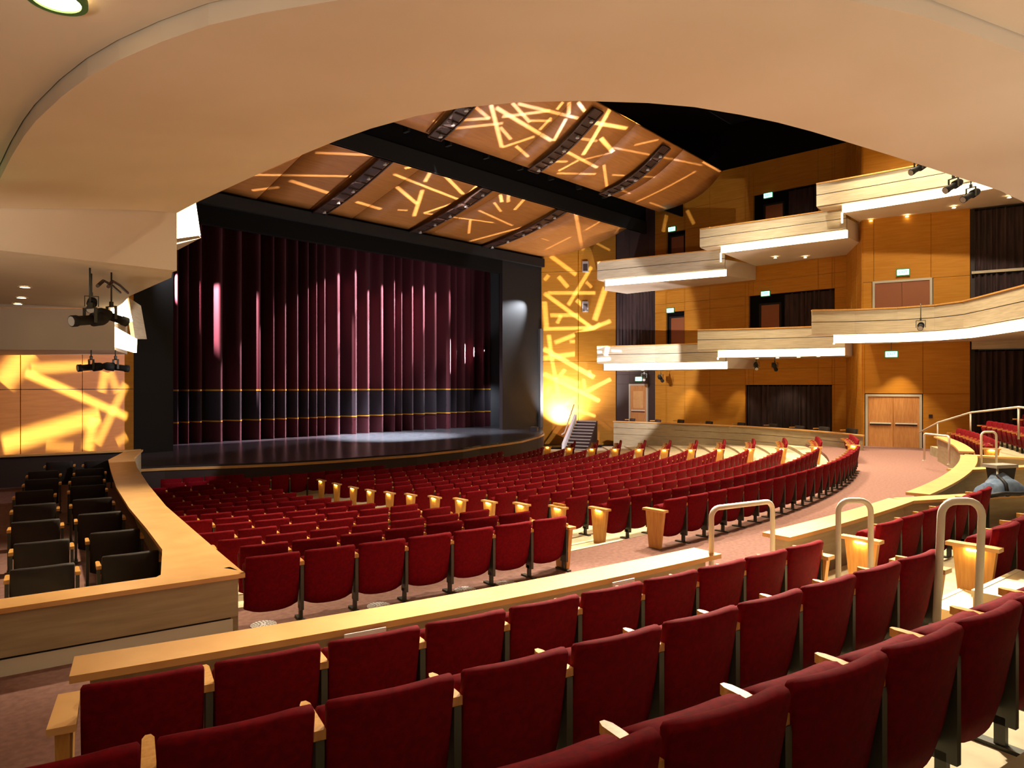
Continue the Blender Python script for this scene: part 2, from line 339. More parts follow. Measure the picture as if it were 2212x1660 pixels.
# ------------------------------------------------------------------ plan geometry: rows are arcs round one centre
CX, CY = 12.7, 39.5
def PP(th, R): t = math.radians(th); return (CX + R*math.sin(t), CY - R*math.cos(t))
def arc(R, t0, t1, n): return [PP(t0 + (t1-t0)*i/n, R) for i in range(n+1)]
ZROW = [0, -.12, -.25, -.35, -.45, -.55, -.64, -.72, -.81, -.88, -.93, -.95, -.96, -.99, -1.0, -1.0]
ZBACK = .76
R0 = 34.05
PITCH = 1.1
SW = .60                    # seat width

# ------------------------------------------------------------------ floors
st = 'structure'
fb = empty('floor', kind=st)
MB().ribbon(arc(33.15, -40, 55, 60), arc(36.75, -40, 55, 60), -.3, 0).build('cross_aisle', M_CARPET, fb)
MB().prism([(27.5, 8.9), (36.5, 12), (36.5, -6), (25, -6), (25.5, 5.2)], -.35, -.005).build('cross_aisle', M_CARPET, fb)
MB().prism([PP(-40, 36.8), PP(-30, 36.8), PP(-18.3, 36.8), (-1, 2.0), (-9, 2.0)], -.3, -.004).build('cross_aisle', M_CARPET, fb)
for i in range(1, 15):
    Ra = R0 - PITCH*i - .45; Rb = R0 - PITCH*(i-1) - (.45 if i > 1 else .9)
    MB().ribbon(arc(Ra, -40, 48, 50), arc(Rb, -40, 48, 50), ZROW[i]-.3, ZROW[i]).build('floor_step', M_CREAM if i < 14 else M_FLOOR, fb)
MB().prism([(2, 29), (2, 18)] + arc(18.4, -30, 50, 20) + [(34.5, 24), (34.5, 29)], -1.4, -1.02).build('pit_floor', M_BLACK2, fb)
# rear bank treads
TREAD = [(36.75, 37.74, .30), (37.74, 38.92, .50), (38.92, 40.06, .72), (40.06, 41.2, .93), (41.2, 48, 1.12)]
fr = empty('floor', kind=st)
for Ra, Rb, z in TREAD:
    MB().ribbon(arc(Ra, -18.35, -2.2 if Ra < 37 else 2.0, 30), arc(Rb, -18.35 if z < 1 else -24, -1.6 if Ra < 37 else 3.0, 30), -.3, z).build('floor_step', M_FLOOR, fr)
for Ra, Rb, z in ((36.75, 37.5, .32), (37.5, 38.55, .56), (38.55, 40, .80)):
    MB().ribbon(arc(Ra, 11.8, 26, 14), arc(Rb, 11.8, 26, 14), -.3, z).build('floor_step', M_FLOOR, fr)
MB().ribbon(arc(36.75, 6.2, 11.7, 8), arc(38.5, 6.2, 11.7, 8), -.3, .12).build('floor_step', M_CREAM, fr)
# half steps in the two rear aisles, each with a white nosing
for (ta, tb) in ((-9.25, -7.75),):
    for R, z in ((36.75, .10), (37.1, .20), (37.5, .37), (37.9, .62), (38.5, .66), (38.85, .86), (39.6, .96)):
        MB().ribbon(arc(R, ta, tb, 4), arc(R+.34, ta, tb, 4), z-.12, z+.03).build('aisle_step', M_CREAM, fr)
        MB().ribbon(arc(R-.012, ta, tb, 4), arc(R+.03, ta, tb, 4), z-.02, z+.035).build('step_nosing', M_NOSE, fr)
# aisle step nosings in the main stalls
for i in range(1, 13):
    Rb = R0 - PITCH*(i-1) - (.45 if i > 1 else .9)
    for (ta, tb) in ((-8.9 if i < 3 else -9.3, -5.9 + .15*i),):
        MB().ribbon(arc(Rb-.02, ta, tb, 4), arc(Rb+.05, ta, tb, 4), ZROW[i-1]-.02, ZROW[i-1]+.012).build('step_nosing', M_NOSE, fb)

# ------------------------------------------------------------------ ring wall with oak ledge in front of the rear bank
def ringwall(t0, t1, n, label, extra=None):
    w = empty('parapet_wall', PP((t0+t1)/2, 36.58) + (0,), 0, label, 'parapet')
    off = Vector(w.location)
    def sh(L): return [(p[0]-off.x, p[1]-off.y) for p in L]
    MB().ribbon(sh(arc(36.50, t0, t1, n)), sh(arc(36.62, t0, t1, n)), 0, .775).build('wall_panel', M_FASCIA2, w)
    MB().ribbon(sh(arc(36.40, t0-.15, t1+.15, n)), sh(arc(36.74, t0-.15, t1+.15, n)), .775, .82).build('oak_ledge', M_OAK, w, label='pale oak ledge')
    return w
w1 = ringwall(-18.2, -9.9, 24, 'long low wall with pale oak ledge directly in front of nearest red seats')
w2 = ringwall(-7.65, -2.1, 14, 'low wall with oak ledge right of the first white handrail')
w3 = ringwall(-.5, 11.3, 20, 'curved low wall with oak ledge left of the folded blue coat')
w4 = ringwall(13.4, 22.4, 14, 'farthest low curved wall with oak ledge beside the maple double doors')
def retwall(a, b, label, z=.82):
    w = empty('return_wall', (a[0], a[1], 0), 0, label, 'parapet')
    d = (b[0]-a[0], b[1]-a[1])
    MB().beam((0, 0, .385), (d[0], d[1], .385), .12, .77).build('wall_panel', M_FASCIA2, w)
    MB().beam((0, 0, z-.022), (d[0], d[1], z-.022), .30, .045).build('oak_ledge', M_OAK, w)
    return w
retwall((11.45, 2.95), (14.6, 1.15), 'straight low return wall with oak ledge carrying the blue coat')
retwall((16.3, 3.25), (18.4, 2.1), 'short low return wall with oak ledge behind the curved wall')
retwall((20.0, 3.75), (20.3, 2.2), 'short low wall end beside the far right aisle steps')
# white cards on the near face of the ledge
MB().box((0, 0, 0), (.30, .015, .05)).build('sign_card', M_WHITE, label='white card strip under the ledge edge, behind third and fourth nearest seats', cat='sign', loc=PP(-15.62, 36.76) + (.765,), rz=math.radians(-15.62))
MB().box((0, 0, 0), (.26, .015, .04)).build('sign_card', M_WHITE, label='white card strip under the ledge near its right end', cat='sign', loc=PP(-11.9, 36.76) + (.765,), rz=math.radians(-11.9))

# ------------------------------------------------------------------ theatre seat
def slab_back(w, zb, zt, thick, nx=9, ox=0.0, lean=.10, curve=.035, smile=.05, low=False):
    """curved upholstered slab, rear face at y = 0 (top) .. lean (bottom)"""
    prof = []      # closed loop (t along, y offset) in units
    nz = 2 if low else 5
    for i in range(nz+1): prof.append(('r', i/nz))
    for a in ((90,) if low else (135, 90, 45)): prof.append(('t', a))
    for i in range(nz, -1, -1): prof.append(('f', i/nz))
    vs = []; fs = []; K = len(prof)
    xs = [-1 + 2*i/(nx-1) for i in range(nx)]
    if not low: xs = [-1, -.965] + [x*.93 for x in xs[1:-1]] + [.965, 1]
    for u in xs:
        edge = abs(u) > .99 and not low
        zb_ = zb + smile*(u*u)**1.5
        zt_ = zt - (.022 if edge else .006 if abs(u) > .95 else 0)
        for k, v in prof:
            if k == 't':
                y = thick/2 + math.cos(math.radians(v))*thick/2; z = zt_ - thick*.35 + math.sin(math.radians(v))*thick*.35
                if v == 90: y = thick/2
            else:
                z = zb_ + (zt_ - thick*.35 - zb_)*v
                y = lean*(1-v) + (0 if k == 'r' else thick*(.75 + .25*v))
                if k == 'r' and (v == 0): y += .012
            if edge: y = y + (lean*(1-(v if k != 't' else 1))*0 + thick/2 - (y-0))*.0 + (0.014 if k == 'r' else -0.014 if k == 'f' else 0)
            vs.append((ox + u*w/2, y + curve*u*u, z))
    n = len(xs)
    for i in range(n-1):
        for k in range(K):
            fs.append((i*K+k, (i+1)*K+k, (i+1)*K+(k+1) % K, i*K+(k+1) % K))
    fs.append(tuple(range(K))); fs.append(tuple((n-1)*K + k for k in range(K-1, -1, -1)))
    return vs, fs
def seat_meshes(pref, upm, wscale=1.0, low=False):
    D = {}
    m = MB(); m.add(*slab_back(.548*wscale, .15, ZBACK, .07, 5 if low else 9, low=low), 0, True); D['backrest'] = m.mesh(pref+'backrest', upm)
    m = MB(); v, f = slab_back(.53*wscale, .24, .66, .15, 3 if low else 7, lean=-.05, curve=.02, smile=.02, low=low)
    m.add([(x, y+.15, z) for x, y, z in v], f, 0, True); D['seat_cushion'] = m.mesh(pref+'cushion', upm)
    m = MB()
    ax = SW/2*wscale
    m.prism([(ax-.026, .075), (ax+.026, .075), (ax+.022, .34), (ax+.010, .37), (ax-.010, .37), (ax-.022, .34)], .60, .64)
    D['armrest'] = m.mesh(pref+'armrest', M_OAKP)
    m = MB()
    m.box((ax, .13, .36), (.035, .12, .48), 0); m.box((ax, .14, .08), (.035, .05, .16)); m.box((ax, .15, .010), (.06, .26, .02))
    D['standard'] = m.mesh(pref+'standard', M_METAL)
    return D
SM = seat_meshes('seat_', M_RED)
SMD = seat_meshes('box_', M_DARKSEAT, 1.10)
def mirror_mesh(me, name):
    m2 = me.copy(); m2.name = name
    m2.transform(Matrix.Scale(-1, 4, (1, 0, 0))); m2.flip_normals(); return m2
ARM_L = mirror_mesh(SM['armrest'], 'armrest_left'); STD_L = mirror_mesh(SM['standard'], 'standard_left')
ARM_LD = mirror_mesh(SMD['armrest'], 'armrest_left_dark'); STD_LD = mirror_mesh(SMD['standard'], 'standard_left_dark')

# aisle end panel
mp_ = MB()
mp_.add([(-.03, .03, .565), (.03, .03, .565), (.03, .37, .565), (-.03, .37, .565), (-.026, .10, 0), (.026, .10, 0), (.026, .31, 0), (-.026, .31, 0)],
        [(0, 1, 2, 3), (7, 6, 5, 4), (0, 4, 5, 1), (1, 5, 6, 2), (2, 6, 7, 3), (3, 7, 4, 0)])
PANEL = mp_.mesh('panel', M_OAKP)
CAPM = MB().prism([(-.06, .0), (.06, .0), (.05, .42), (-.05, .42)], .565, .60).mesh('cap', M_OAK)
LENS_L = MB().box((-.046, .20, .557), (.026, .10, .014)).mesh('aisle_lamp', M_STEPL)
LENS_R = MB().box((.046, .20, .557), (.026, .10, .014)).mesh('aisle_lamp', M_STEPL)
def end_panel(x, y, z, rz, side, label, lit=True, group=None, hand=None):
    t = empty('aisle_end_panel', (x, y, z), rz, label, 'end panel', group)
    put('panel', PANEL, t); put('cap', CAPM, t)
    if lit: put('aisle_lamp', LENS_L if side < 0 else LENS_R, t, label='glowing aisle lamp')
    return t

SEATS = []   # (dist, x, y, z, rz, label, group, leftarm, kind)
def add_row(R, z, t0, n, rowtext, group, direction=1, first_left=True, sw=SW):
    """n seats from angle t0 (degrees) going right (direction 1) or left (-1)."""
    dt = math.degrees(sw/R)
    for k in range(n):
        th = t0 + direction*dt*(k+.5)
        x, y = PP(th, R)
        pos = k if direction > 0 else n-1-k
        lab = f"red seat, {ordn(pos+1)} from left, {rowtext}"
        la = (k == 0) if direction > 0 else (k == n-1)
        SEATS.append([math.hypot(x, y), x, y, z, math.radians(th), lab, group, la and first_left])
    return t0 + direction*dt*n

# rear bank, left of the rear aisle
add_row(37.62, .30, -18.22, 10, 'nearest block\'s front row behind the ledge', 'red seats of the nearest block')
eA = -18.22 + 10*math.degrees(SW/37.62)
add_row(38.80, .50, -18.65, 10, 'nearest block\'s second row', 'red seats of the nearest block')
eB = -18.65 + 10*math.degrees(SW/38.80)
add_row(39.95, .72, -17.50, 10, 'nearest block\'s third row, closest to the camera', 'red seats of the nearest block', first_left=True, sw=.588)
# rear bank, right of the rear aisle
add_row(37.62, .30, -7.35, 7, 'front row just beyond the rear aisle', 'red seats beyond the rear aisle')
add_row(38.80, .50, -8.00, 8, 'second row just beyond the rear aisle', 'red seats beyond the rear aisle')
add_row(39.95, .72, -8.0, 5, 'third row just beyond the rear aisle', 'red seats beyond the rear aisle')
# far right bank
for R, z, t0, n, w in ((37.3, .32, 13.4, 11, 'front'), (38.35, .56, 12.9, 13, 'second'), (39.4, .80, 12.4, 14, 'third')):
    add_row(R, z, t0, n, f'{w} row of the far right bank', 'red seats of the far right bank')
# main stalls
LEFTEND = [-9.14, -8.7, -8.63, -8.7, -8.75, -9.4, -9.4, -9.4, -9.4, -9.4, -9.3, -9.3, -9.2]
CENL = [-5.69, -5.8, -5.59, -5.41, -5.24, -5.07, -4.89, -4.76, -4.57, -4.38, -4.13, -3.94, -3.73]
RLIGHT = [19.44, 19.9, 20.97, 22.0, 23.04, 24.3, 25.9, 27.57, 29.3, 30.9, 32.58, 34.41]
def railx(y):   # outer edge of the left box rail
    P = [(6.87, 3.17), (8.2, 3.43), (9.64, 3.72), (11.57, 4.11), (14.21, 4.75), (17.66, 5.65), (19.98, 6.34), (22.41, 7.36)]
    if y <= P[0][0]: return P[0][1]
    for a, b in zip(P, P[1:]):
        if y <= b[0]: return a[1] + (b[1]-a[1])*(y-a[0])/(b[0]-a[0])
    return P[-1][1]
for i in range(13):
    R = R0 - PITCH*i; z = ZROW[i]
    rt = 'rearmost row' if i == 0 else f'{ordn(i+1)} row from the back'
    n = 0
    t = LEFTEND[i]; dt = math.degrees(SW/R)
    while n < 18:
        x, y = PP(t - dt*(n+1), R)
        if x < railx(y) + (.0 if i == 0 else .1): break
        n += 1
    add_row(R, z, t, n, f'left stalls, {rt}', 'red seats of the left stalls', -1)
    te = (RLIGHT[i] if i < 12 else 28.0) - math.degrees(1.75/R)
    nc = int((te - CENL[i])/dt)
    add_row(R, z, CENL[i], nc, f'centre stalls, {rt}', 'red seats of the centre stalls')
    if i < 12:
        x, y = PP(RLIGHT[i], R)
        nr = 0
        while nr < 8:
            x, y = PP(RLIGHT[i] + dt*(nr+1), R)
            if x > 30.9 or y > 21.6 or (i < 2 and x > 27.6): break
            nr += 1
        nr = min(nr, 5)
        add_row(R, z, RLIGHT[i], nr, f'right stalls, {rt}', 'red seats of the right stalls')
        end_panel(*PP(RLIGHT[i]-.06, R), z, math.radians(RLIGHT[i]), -1, f'lit oak end panel, right stalls, {rt}', group='lit end panels of the right stalls')
    lamp_on = (1 <= i)
    end_panel(*PP(CENL[i]-.07, R), z, math.radians(CENL[i]), -1, (f'lit oak end panel, left end of centre stalls, {rt}' if lamp_on else 'unlit oak end panel at the left end of the rearmost centre stalls row'), lamp_on, 'end panels of the centre stalls')
    if i < 6:
        end_panel(*PP(LEFTEND[i]+.07, R), z, math.radians(LEFTEND[i]), 1, f'oak end panel, right end of left stalls, {rt}', False, 'end panels of the left stalls')
for j, (i, tr) in enumerate(((13, 5.0), (14, -8.5))):
    R = R0 - PITCH*i; dt = math.degrees(SW/R); n = 0
    while n < 40:
        x, y = PP(tr - dt*(n+1), R)
        if x < railx(y) + .15: break
        n += 1
    add_row(R, ZROW[i], tr, n, f'{"second" if j == 0 else "front"} row by the stage', 'red seats in the front rows', -1)
# front row next to left stalls
end_panel(*PP(-18.22-.07, 37.62), .30, math.radians(-18.22), -1, 'oak end panel at the near left end of the front row behind the ledge', False)
end_panel(*PP(eA+.07, 37.62), .30, math.radians(eA), 1, 'oak end panel beside rear aisle at right end of nearest block front row')
end_panel(*PP(eB+.07, 38.80), .50, math.radians(eB), 1, 'oak end panel beside rear aisle at right end of nearest block second row')
PAN = []
PAN.append(end_panel(*PP(-7.35-.09, 37.62), .30, math.radians(-7.35), -1, 'large oak end panel with glowing lamp behind the second white handrail'))
PAN.append(end_panel(*PP(-8.0-.09, 38.80), .50, math.radians(-8.0), -1, 'large oak end panel with glowing lamp behind the nearest white handrail'))
end_panel(*PP(13.3, 37.3), .32, math.radians(13.4), -1, 'oak end panel with glowing lamp, front row of the far right bank')
end_panel(*PP(12.8, 38.35), .56, math.radians(12.9), -1, 'oak end panel with glowing lamp, second row of the far right bank')

# the 300 seats that show largest are single things, the rest one mesh
SEATS.sort(key=lambda s: s[0])
def vis(s):
    xc = s[1]*math.cos(math.radians(YAW)) - s[2]*math.sin(math.radians(YAW)); zc = s[1]*math.sin(math.radians(YAW)) + s[2]*math.cos(math.radians(YAW))
    if zc < .3: return False
    px = 1106 + 1500*xc/zc; py = 835 + 1500*(CAMH - s[3] - ZBACK)/zc
    return -260 < px < 2420 and py < 1720
shown = [s for s in SEATS if vis(s)]
indiv, rest = shown[:300], shown[300:]
for s in indiv:
    d, x, y, z, rz, lab, grp, la = s
    t = empty('theatre_seat', (x, y, z), rz, lab, 'seat', grp)
    put('backrest', SM['backrest'], t); put('seat_cushion', SM['seat_cushion'], t)
    if d < 26:
        put('armrest', SM['armrest'], t); put('standard', SM['standard'], t)
        if la and 'third row' in lab: put('armrest', ARM_L, t); put('standard', STD_L, t)
# the rest, one merged mesh
LB = slab_back(.562, .155, ZBACK, .075, 4, low=True); LC = slab_back(.52, .22, .615, .12, 3, lean=-.03, curve=.02, smile=.02, low=True)
big = MB()
for s in rest:
    d, x, y, z, rz, *_ = s
    ca, sa = math.cos(rz), math.sin(rz)
    def tf(vs, oy=0): return [(x + a*ca - (b+oy)*sa, y + a*sa + (b+oy)*ca, z + c) for a, b, c in vs]
    big.add(tf(LB[0]), LB[1], 0, True); big.add(tf(LC[0], .15), LC[1], 0, True)
    big.add(tf([(.27, .05, .56), (.33, .05, .56), (.33, .38, .56), (.27, .38, .56), (.27, .05, .6), (.33, .05, .6), (.33, .38, .6), (.27, .38, .6)]),
            [(3, 2, 1, 0), (4, 5, 6, 7), (0, 1, 5, 4), (1, 2, 6, 5), (2, 3, 7, 6), (3, 0, 4, 7)], 1)
    big.add(tf([(.285, .1, 0), (.315, .1, 0), (.315, .16, 0), (.285, .16, 0), (.285, .1, .56), (.315, .1, .56), (.315, .16, .56), (.285, .16, .56)]),
            [(0, 1, 5, 4), (1, 2, 6, 5), (2, 3, 7, 6), (3, 0, 4, 7)], 2)
big.build('distant_theatre_seats', [M_RED, M_OAKP, M_METAL], label='remaining rows of red seats filling the far stalls towards the stage', cat='seats', kind='stuff')

# ------------------------------------------------------------------ left box with dark seats
RO = [(3.17, 6.87), (3.43, 8.2), (3.72, 9.64), (4.11, 11.57), (4.75, 14.21), (5.65, 17.66), (6.34, 19.98), (7.36, 22.41)]
RI = [(2.60, 7.36), (3.02, 8.50), (3.32, 9.9), (3.70, 11.8), (4.28, 14.35), (5.05, 17.3), (5.75, 19.9), (6.72, 21.9)]
bx = empty('left_box_parapet', (3.1, 7.0, 0), 0, 'low curved box parapet with wide oak rail enclosing the dark seats on the left', 'parapet')
o = Vector(bx.location)
S_ = lambda L, dz=0: [(p[0]-o.x, p[1]-o.y) for p in L]
RM = [((a[0]*.8+b[0]*.2), (a[1]*.8+b[1]*.2)) for a, b in zip(RO, RI)]
MB().ribbon(S_(RO), S_(RM), -1.1, .56).build('side_panel', M_FASCIA2, bx)
MB().ribbon(S_([(p[0]+.05, p[1]-.02) for p in RO]), S_(RI), .56, .605).build('oak_rail', M_OAK, bx, label='wide pale oak rail')
MB().prism(S_([(3.22, 6.82), (3.24, 6.9), (3.06, 7.5), (2.60, 7.37), (2.3, 7.1)]), .5605, .6055).build('oak_rail', M_OAK, bx)
NB = [(3.17, 6.87), (2.12, 7.10), (1.27, 7.27), (-.4, 7.6), (-4, 8.2)]
NBi = [(p[0]+.02, p[1]+.12) for p in NB]
MB().ribbon(S_([(p[0], p[1]-.0) for p in NB]), S_(NBi), .17, .56).build('front_panel', M_FASCIA2, bx)
MB().ribbon(S_([(p[0]-.02, p[1]+.03) for p in NB]), S_(NBi), -.02, .145).build('base_panel', M_BASE, bx, label='pale plinth panel')
MB().ribbon(S_([(p[0]-.02, p[1]+.04) for p in NB]), S_(NBi), .14, .175).build('shadow_strip', M_BLACK2, bx)  # black strip put in for the shadow line above the plinth
MB().ribbon(S_([(p[0]+.05, p[1]-.05) for p in NB]), S_([(p[0]+.05, p[1]+.30) for p in NB]), .56, .605).build('oak_rail', M_OAK, bx, label='oak rail facing the camera')
fl = empty('floor', kind=st)
MB().prism([(3.05, 7.0)] + RM[1:] + [(6.4, 22.3), (2.0, 24.0), (-4, 24), (-4, 8.3)], -.6, -.28).build('box_floor', M_CARPET, fl)
MB().beam((7.36, 22.41, .585), (-1.5, 24.6, .585), .3, .045).build('far_box_rail', M_OAK, label='straight oak rail closing the far end of the left box', cat='rail')
MB().beam((7.3, 22.45, .1), (-1.5, 24.65, .1), .1, .92).build('far_box_wall', M_BROWN, label='dark low wall under the far oak rail of left box', cat='parapet')
boxR = [(2.855, 9.02), (3.15, 10.58), (3.44, 12.28), (3.78, 13.95), (4.21, 15.85), (4.62, 17.45), (5.1, 19.05), (5.8, 21.0)]
boxL = [(1.97, 9.07), (2.28, 10.55), (2.57, 12.25), (2.92, 13.99), (3.29, 15.8), (3.81, 17.66), (4.21, 19.35), (5.03, 21.46)]
for name, L in (('right', boxR), ('left', boxL)):
    for k, (x, y) in enumerate(L):
        rz = math.radians(-12 - k*.6)
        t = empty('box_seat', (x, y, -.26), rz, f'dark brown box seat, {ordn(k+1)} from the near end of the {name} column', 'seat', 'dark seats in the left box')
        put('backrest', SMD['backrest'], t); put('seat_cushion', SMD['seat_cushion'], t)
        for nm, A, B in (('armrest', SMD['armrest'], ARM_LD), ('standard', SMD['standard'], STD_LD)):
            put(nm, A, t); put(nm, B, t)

# ------------------------------------------------------------------ right terrace parapet and its dark chairs
PR = [(31.39, 22.3), (31.62, 20.5), (31.79, 18.95), (31.9, 17.0), (31.8, 15.0), (31.35, 13.2), (30.59, 11.42), (29.8, 10.0), (28.9, 8.78)]
PRo = [(p[0]+.12, p[1]+.03) for p in PR]
rp = empty('right_terrace_parapet', (31.4, 15, 0), 0, 'long curved beige parapet below the amber wall at far right of stalls', 'parapet')
o = Vector(rp.location)
for k, (za, zb) in enumerate(((-1.1, -.12), (-.10, .22), (.24, .55))):
    MB().ribbon(S_(PR), S_(PRo), za, zb).build('parapet_board', M_FASCIA2, rp)
MB().ribbon(S_([(p[0]-.06, p[1]) for p in PR]), S_([(p[0]+.2, p[1]) for p in PR]), .55, .6).build('oak_rail', M_OAK, rp)
MB().prism([(p[0]+.12, p[1]) for p in PR] + [(31.5, 8.9), (34.6, 11.1), (34.6, 23)], -.5, -.22).build('terrace_floor', M_CARPET, fl)
for k, (f, h) in enumerate(((.06, .12), (.17, .10), (.27, .14), (.37, .10), (.48, .10), (.60, .12), (.70, .10), (.80, .13), (.93, .16))):
    a = f*(len(PR)-1); i = int(a); q = a-i
    x = PR[i][0]*(1-q)+PR[i+1][0]*q + .55; y = PR[i][1]*(1-q)+PR[i+1][1]*q
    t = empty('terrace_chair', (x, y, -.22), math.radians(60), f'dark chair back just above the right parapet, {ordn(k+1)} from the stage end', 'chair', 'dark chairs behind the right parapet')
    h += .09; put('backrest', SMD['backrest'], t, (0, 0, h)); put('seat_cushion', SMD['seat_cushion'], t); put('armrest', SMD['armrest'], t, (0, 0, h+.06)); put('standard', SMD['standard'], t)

# ------------------------------------------------------------------ stage
LIP = [(7.2, 23.3), (8.23, 22.96), (9.97, 22.0), (11.36, 21.35), (13.38, 20.93), (16.33, 20.55), (18.91, 20.82), (20.3, 21.3), (22.23, 21.71), (23.79, 22.15), (26.56, 23.53), (28.2, 24.6), (29.6, 25.9)]
sg = empty('stage', (18, 25, 0), 0, 'black stage apron with thin wooden edge strip below the curtain', 'stage')
o = Vector(sg.location)
MB().prism(S_(LIP + [(31.8, 27.9), (33.0, 28.0), (33.0, 36), (7.5, 36), (7.5, 28.1)]), -.04, 0).build('stage_floor', M_STAGE, sg)
MB().prism(S_(LIP + [(31.8, 27.9), (33.0, 28.0), (33.0, 36), (7.5, 36), (7.5, 28.1)]), -1.1, -.045).build('stage_front', M_BROWN, sg)
MB().ribbon(S_([(p[0], p[1]-.05) for p in LIP]), S_([(p[0], p[1]+.0) for p in LIP]), -.14, -.06).build('edge_strip', M_OAK, sg, label='thin oak edge strip')

# curtain: folds
def folded(x0, x1, y, z0, z1, nf, amp, mats, name, parent, seed=1, seg=12, sway=0):
    R = random.Random(seed); mb = MB(); n = nf*seg; xs = []; ph = 0
    ws = [R.uniform(.6, 1.5) for _ in range(nf)]; tot = sum(ws); x = x0; pts = []
    am = [amp*R.uniform(.7, 1.3) for _ in range(nf)]
    for f in range(nf):
        w = ws[f]/tot*(x1-x0)
        for k in range(seg):
            u = k/seg
            pts.append((x + w*u, y - am[f]*(math.sin(PI*u)**1.7) + .35*am[f]))
        x += w
    pts.append((x1, y))
    zs = [z0 + (z1-z0)*i/4 for i in range(5)]
    vs = []; fs = []
    for j, zz in enumerate(zs):
        for (a, b) in pts: vs.append((a, b, zz))
    m = len(pts)
    for j in range(4):
        for i in range(m-1): fs.append((j*m+i, j*m+i+1, (j+1)*m+i+1, (j+1)*m+i))
    mb.add(vs, fs, 0, True)
    return mb.build(name, mats, parent), pts
cu = empty('stage_curtain', (20.5, 31.6, 0), 0, 'tall pleated magenta-red stage curtain with gold-edged black band near the hem', 'curtain')
XL, XR = 9.7, 30.9
def cz(z): return z
folded(XL-20.5, XR-20.5, 0, 2.36, 10.6, 30, .75, M_CURT, 'upper_drape', cu, 4)
folded(XL-20.5, XR-20.5, 0, .95, 2.29, 30, .75, M_CURTB, 'black_band', cu, 4)
folded(XL-20.5, XR-20.5, 0, .01, .90, 30, .75, M_CURT, 'lower_drape', cu, 4)
folded(XL-20.5, XR-20.5, -.03, 2.29, 2.36, 30, .75, M_TRIM, 'gold_trim', cu, 4)
folded(XL-20.5, XR-20.5, -.03, .90, .96, 30, .75, M_TRIM, 'gold_trim', cu, 4)
# proscenium
ps = empty('wall_stage', kind=st)
MB().bbox(8.9, 10.35, 28.0, 28.25, -1.1, 16).build('proscenium_pier', M_BLACK2, ps)
MB().bbox(28.5, 31.9, 28.0, 28.25, 0, 16).build('proscenium_pier', M_BLACK2, ps)
MB().bbox(10.35, 28.5, 28.0, 28.3, 9.0, 16).build('proscenium_header', M_BLACK, ps)
MB().bbox(8.9, 31.9, 27.75, 28.0, 9.75, 10.25).build('header_band', M_BLACK2, ps)
MB().bbox(30.9, 32.1, 31.4, 31.6, 0, 12).build('portal_panel', M_PORTAL, ps)
MB().bbox(9.2, 9.6, 28.3, 31.8, 0, 12).build('side_wall', M_PORTAL, ps)
MB().bbox(32.1, 32.4, 28.3, 31.8, 0, 12).build('side_wall', M_BLACK2, ps)
MB().bbox(8, 34, 32.4, 32.6, 0, 16).build('stage_back', M_BLACK, ps)
MB().bbox(-3, 8.9, 28.0, 28.25, -1.1, 16).build('stage_left_infill', M_BLACK, ps)
MB().bbox(31.62, 31.88, 27.85, 28.0, 0, 6.0).build('corner_strip', M_PORTAL, ps)

# side golden walls
gr = empty('wall_right_splay', kind=st)
A, B = (31.9, 28.0), (34.5, 24.35)
def wallseg(parent, name, a, b, z0, z1, m, th=.12, off=0):
    return MB().beam((a[0], a[1], (z0+z1)/2), (b[0], b[1], (z0+z1)/2), th, z1-z0).build(name, m, parent)
def lerp(a, b, t): return (a[0]+(b[0]-a[0])*t, a[1]+(b[1]-a[1])*t)
for (z0, z1) in ((-1.1, 4.0), (4.02, 9.45), (9.47, 14)):
    wallseg(gr, 'panel', A, lerp(A, B, .497), z0, z1, M_GOLD); wallseg(gr, 'panel', lerp(A, B, .503), B, z0, z1, M_GOLD)
MB().beam((32.0, 28.07, 6.5), (34.6, 24.42, 6.5), .05, 15).build('backing', M_BROWN, gr)  # sheet added behind the panels to block light through their seams
gl = empty('wall_left_splay', kind=st)
A, B = (8.9, 28.0), (-2.0, 21.9)
MB().beam((8.9, 28.15, 4), (-2, 22.05, 4), .05, 10).build('backing', M_BROWN, gl)  # added behind the left panels so no light shows between them
cuts = [0, .18, .36, .54, .75, 1]
for (z0, z1) in ((-1.1, 2.39), (2.41, 9)):
    for a, b in zip(cuts, cuts[1:]):
        wallseg(gl, 'panel', lerp(A, B, a + .0012), lerp(A, B, b - .0012), z0, z1, M_GOLD)

# right wall with openings, cut into panels
wr = empty('wall_right', kind=st)
def wall_x(X, ys, zs, holes, m, parent, th=.15, skip=()):
    """panels on a grid, cells inside a hole left out. holes = (y0,y1,z0,z1)"""
    ys = sorted(set(ys + [h for q in holes for h in q[:2]])); zs = sorted(set(zs + [h for q in holes for h in q[2:]]))
    for j in range(len(zs)-1):
        run = None
        for i in range(len(ys)-1):
            yc, zc = (ys[i]+ys[i+1])/2, (zs[j]+zs[j+1])/2
            inh = any(q[0] < yc < q[1] and q[2] < zc < q[3] for q in holes)
            if not inh:
                MB().bbox(X, X+th, ys[i]+.006, ys[i+1]-.006, zs[j]+.006, zs[j+1]-.006).build('panel', m, parent)
HOLES = [(11.86, 16.19, -.22, 2.57), (11.74, 16.0, 4.6, 7.18), (19.74, 20.9, 4.6, 6.7), (12.5, 15.75, 9.9, 12.35), (19.69, 20.85, 9.2, 11.2)]
wall_x(34.5, [11.15, 18.2, 21.62], [-.3, 3.4, 7.9, 9.5, 14.0], HOLES, M_GOLD, wr)
wall_x(34.5, [21.62, 24.35], [-.3, 3.2, 8.4, 14.0], [(22.08, 23.36, -.22, 2.64)], M_BROWN, wr)
MB().bbox(34.68, 34.75, 11, 24.5, -.3, 14).build('backing', M_BLACK, wr)
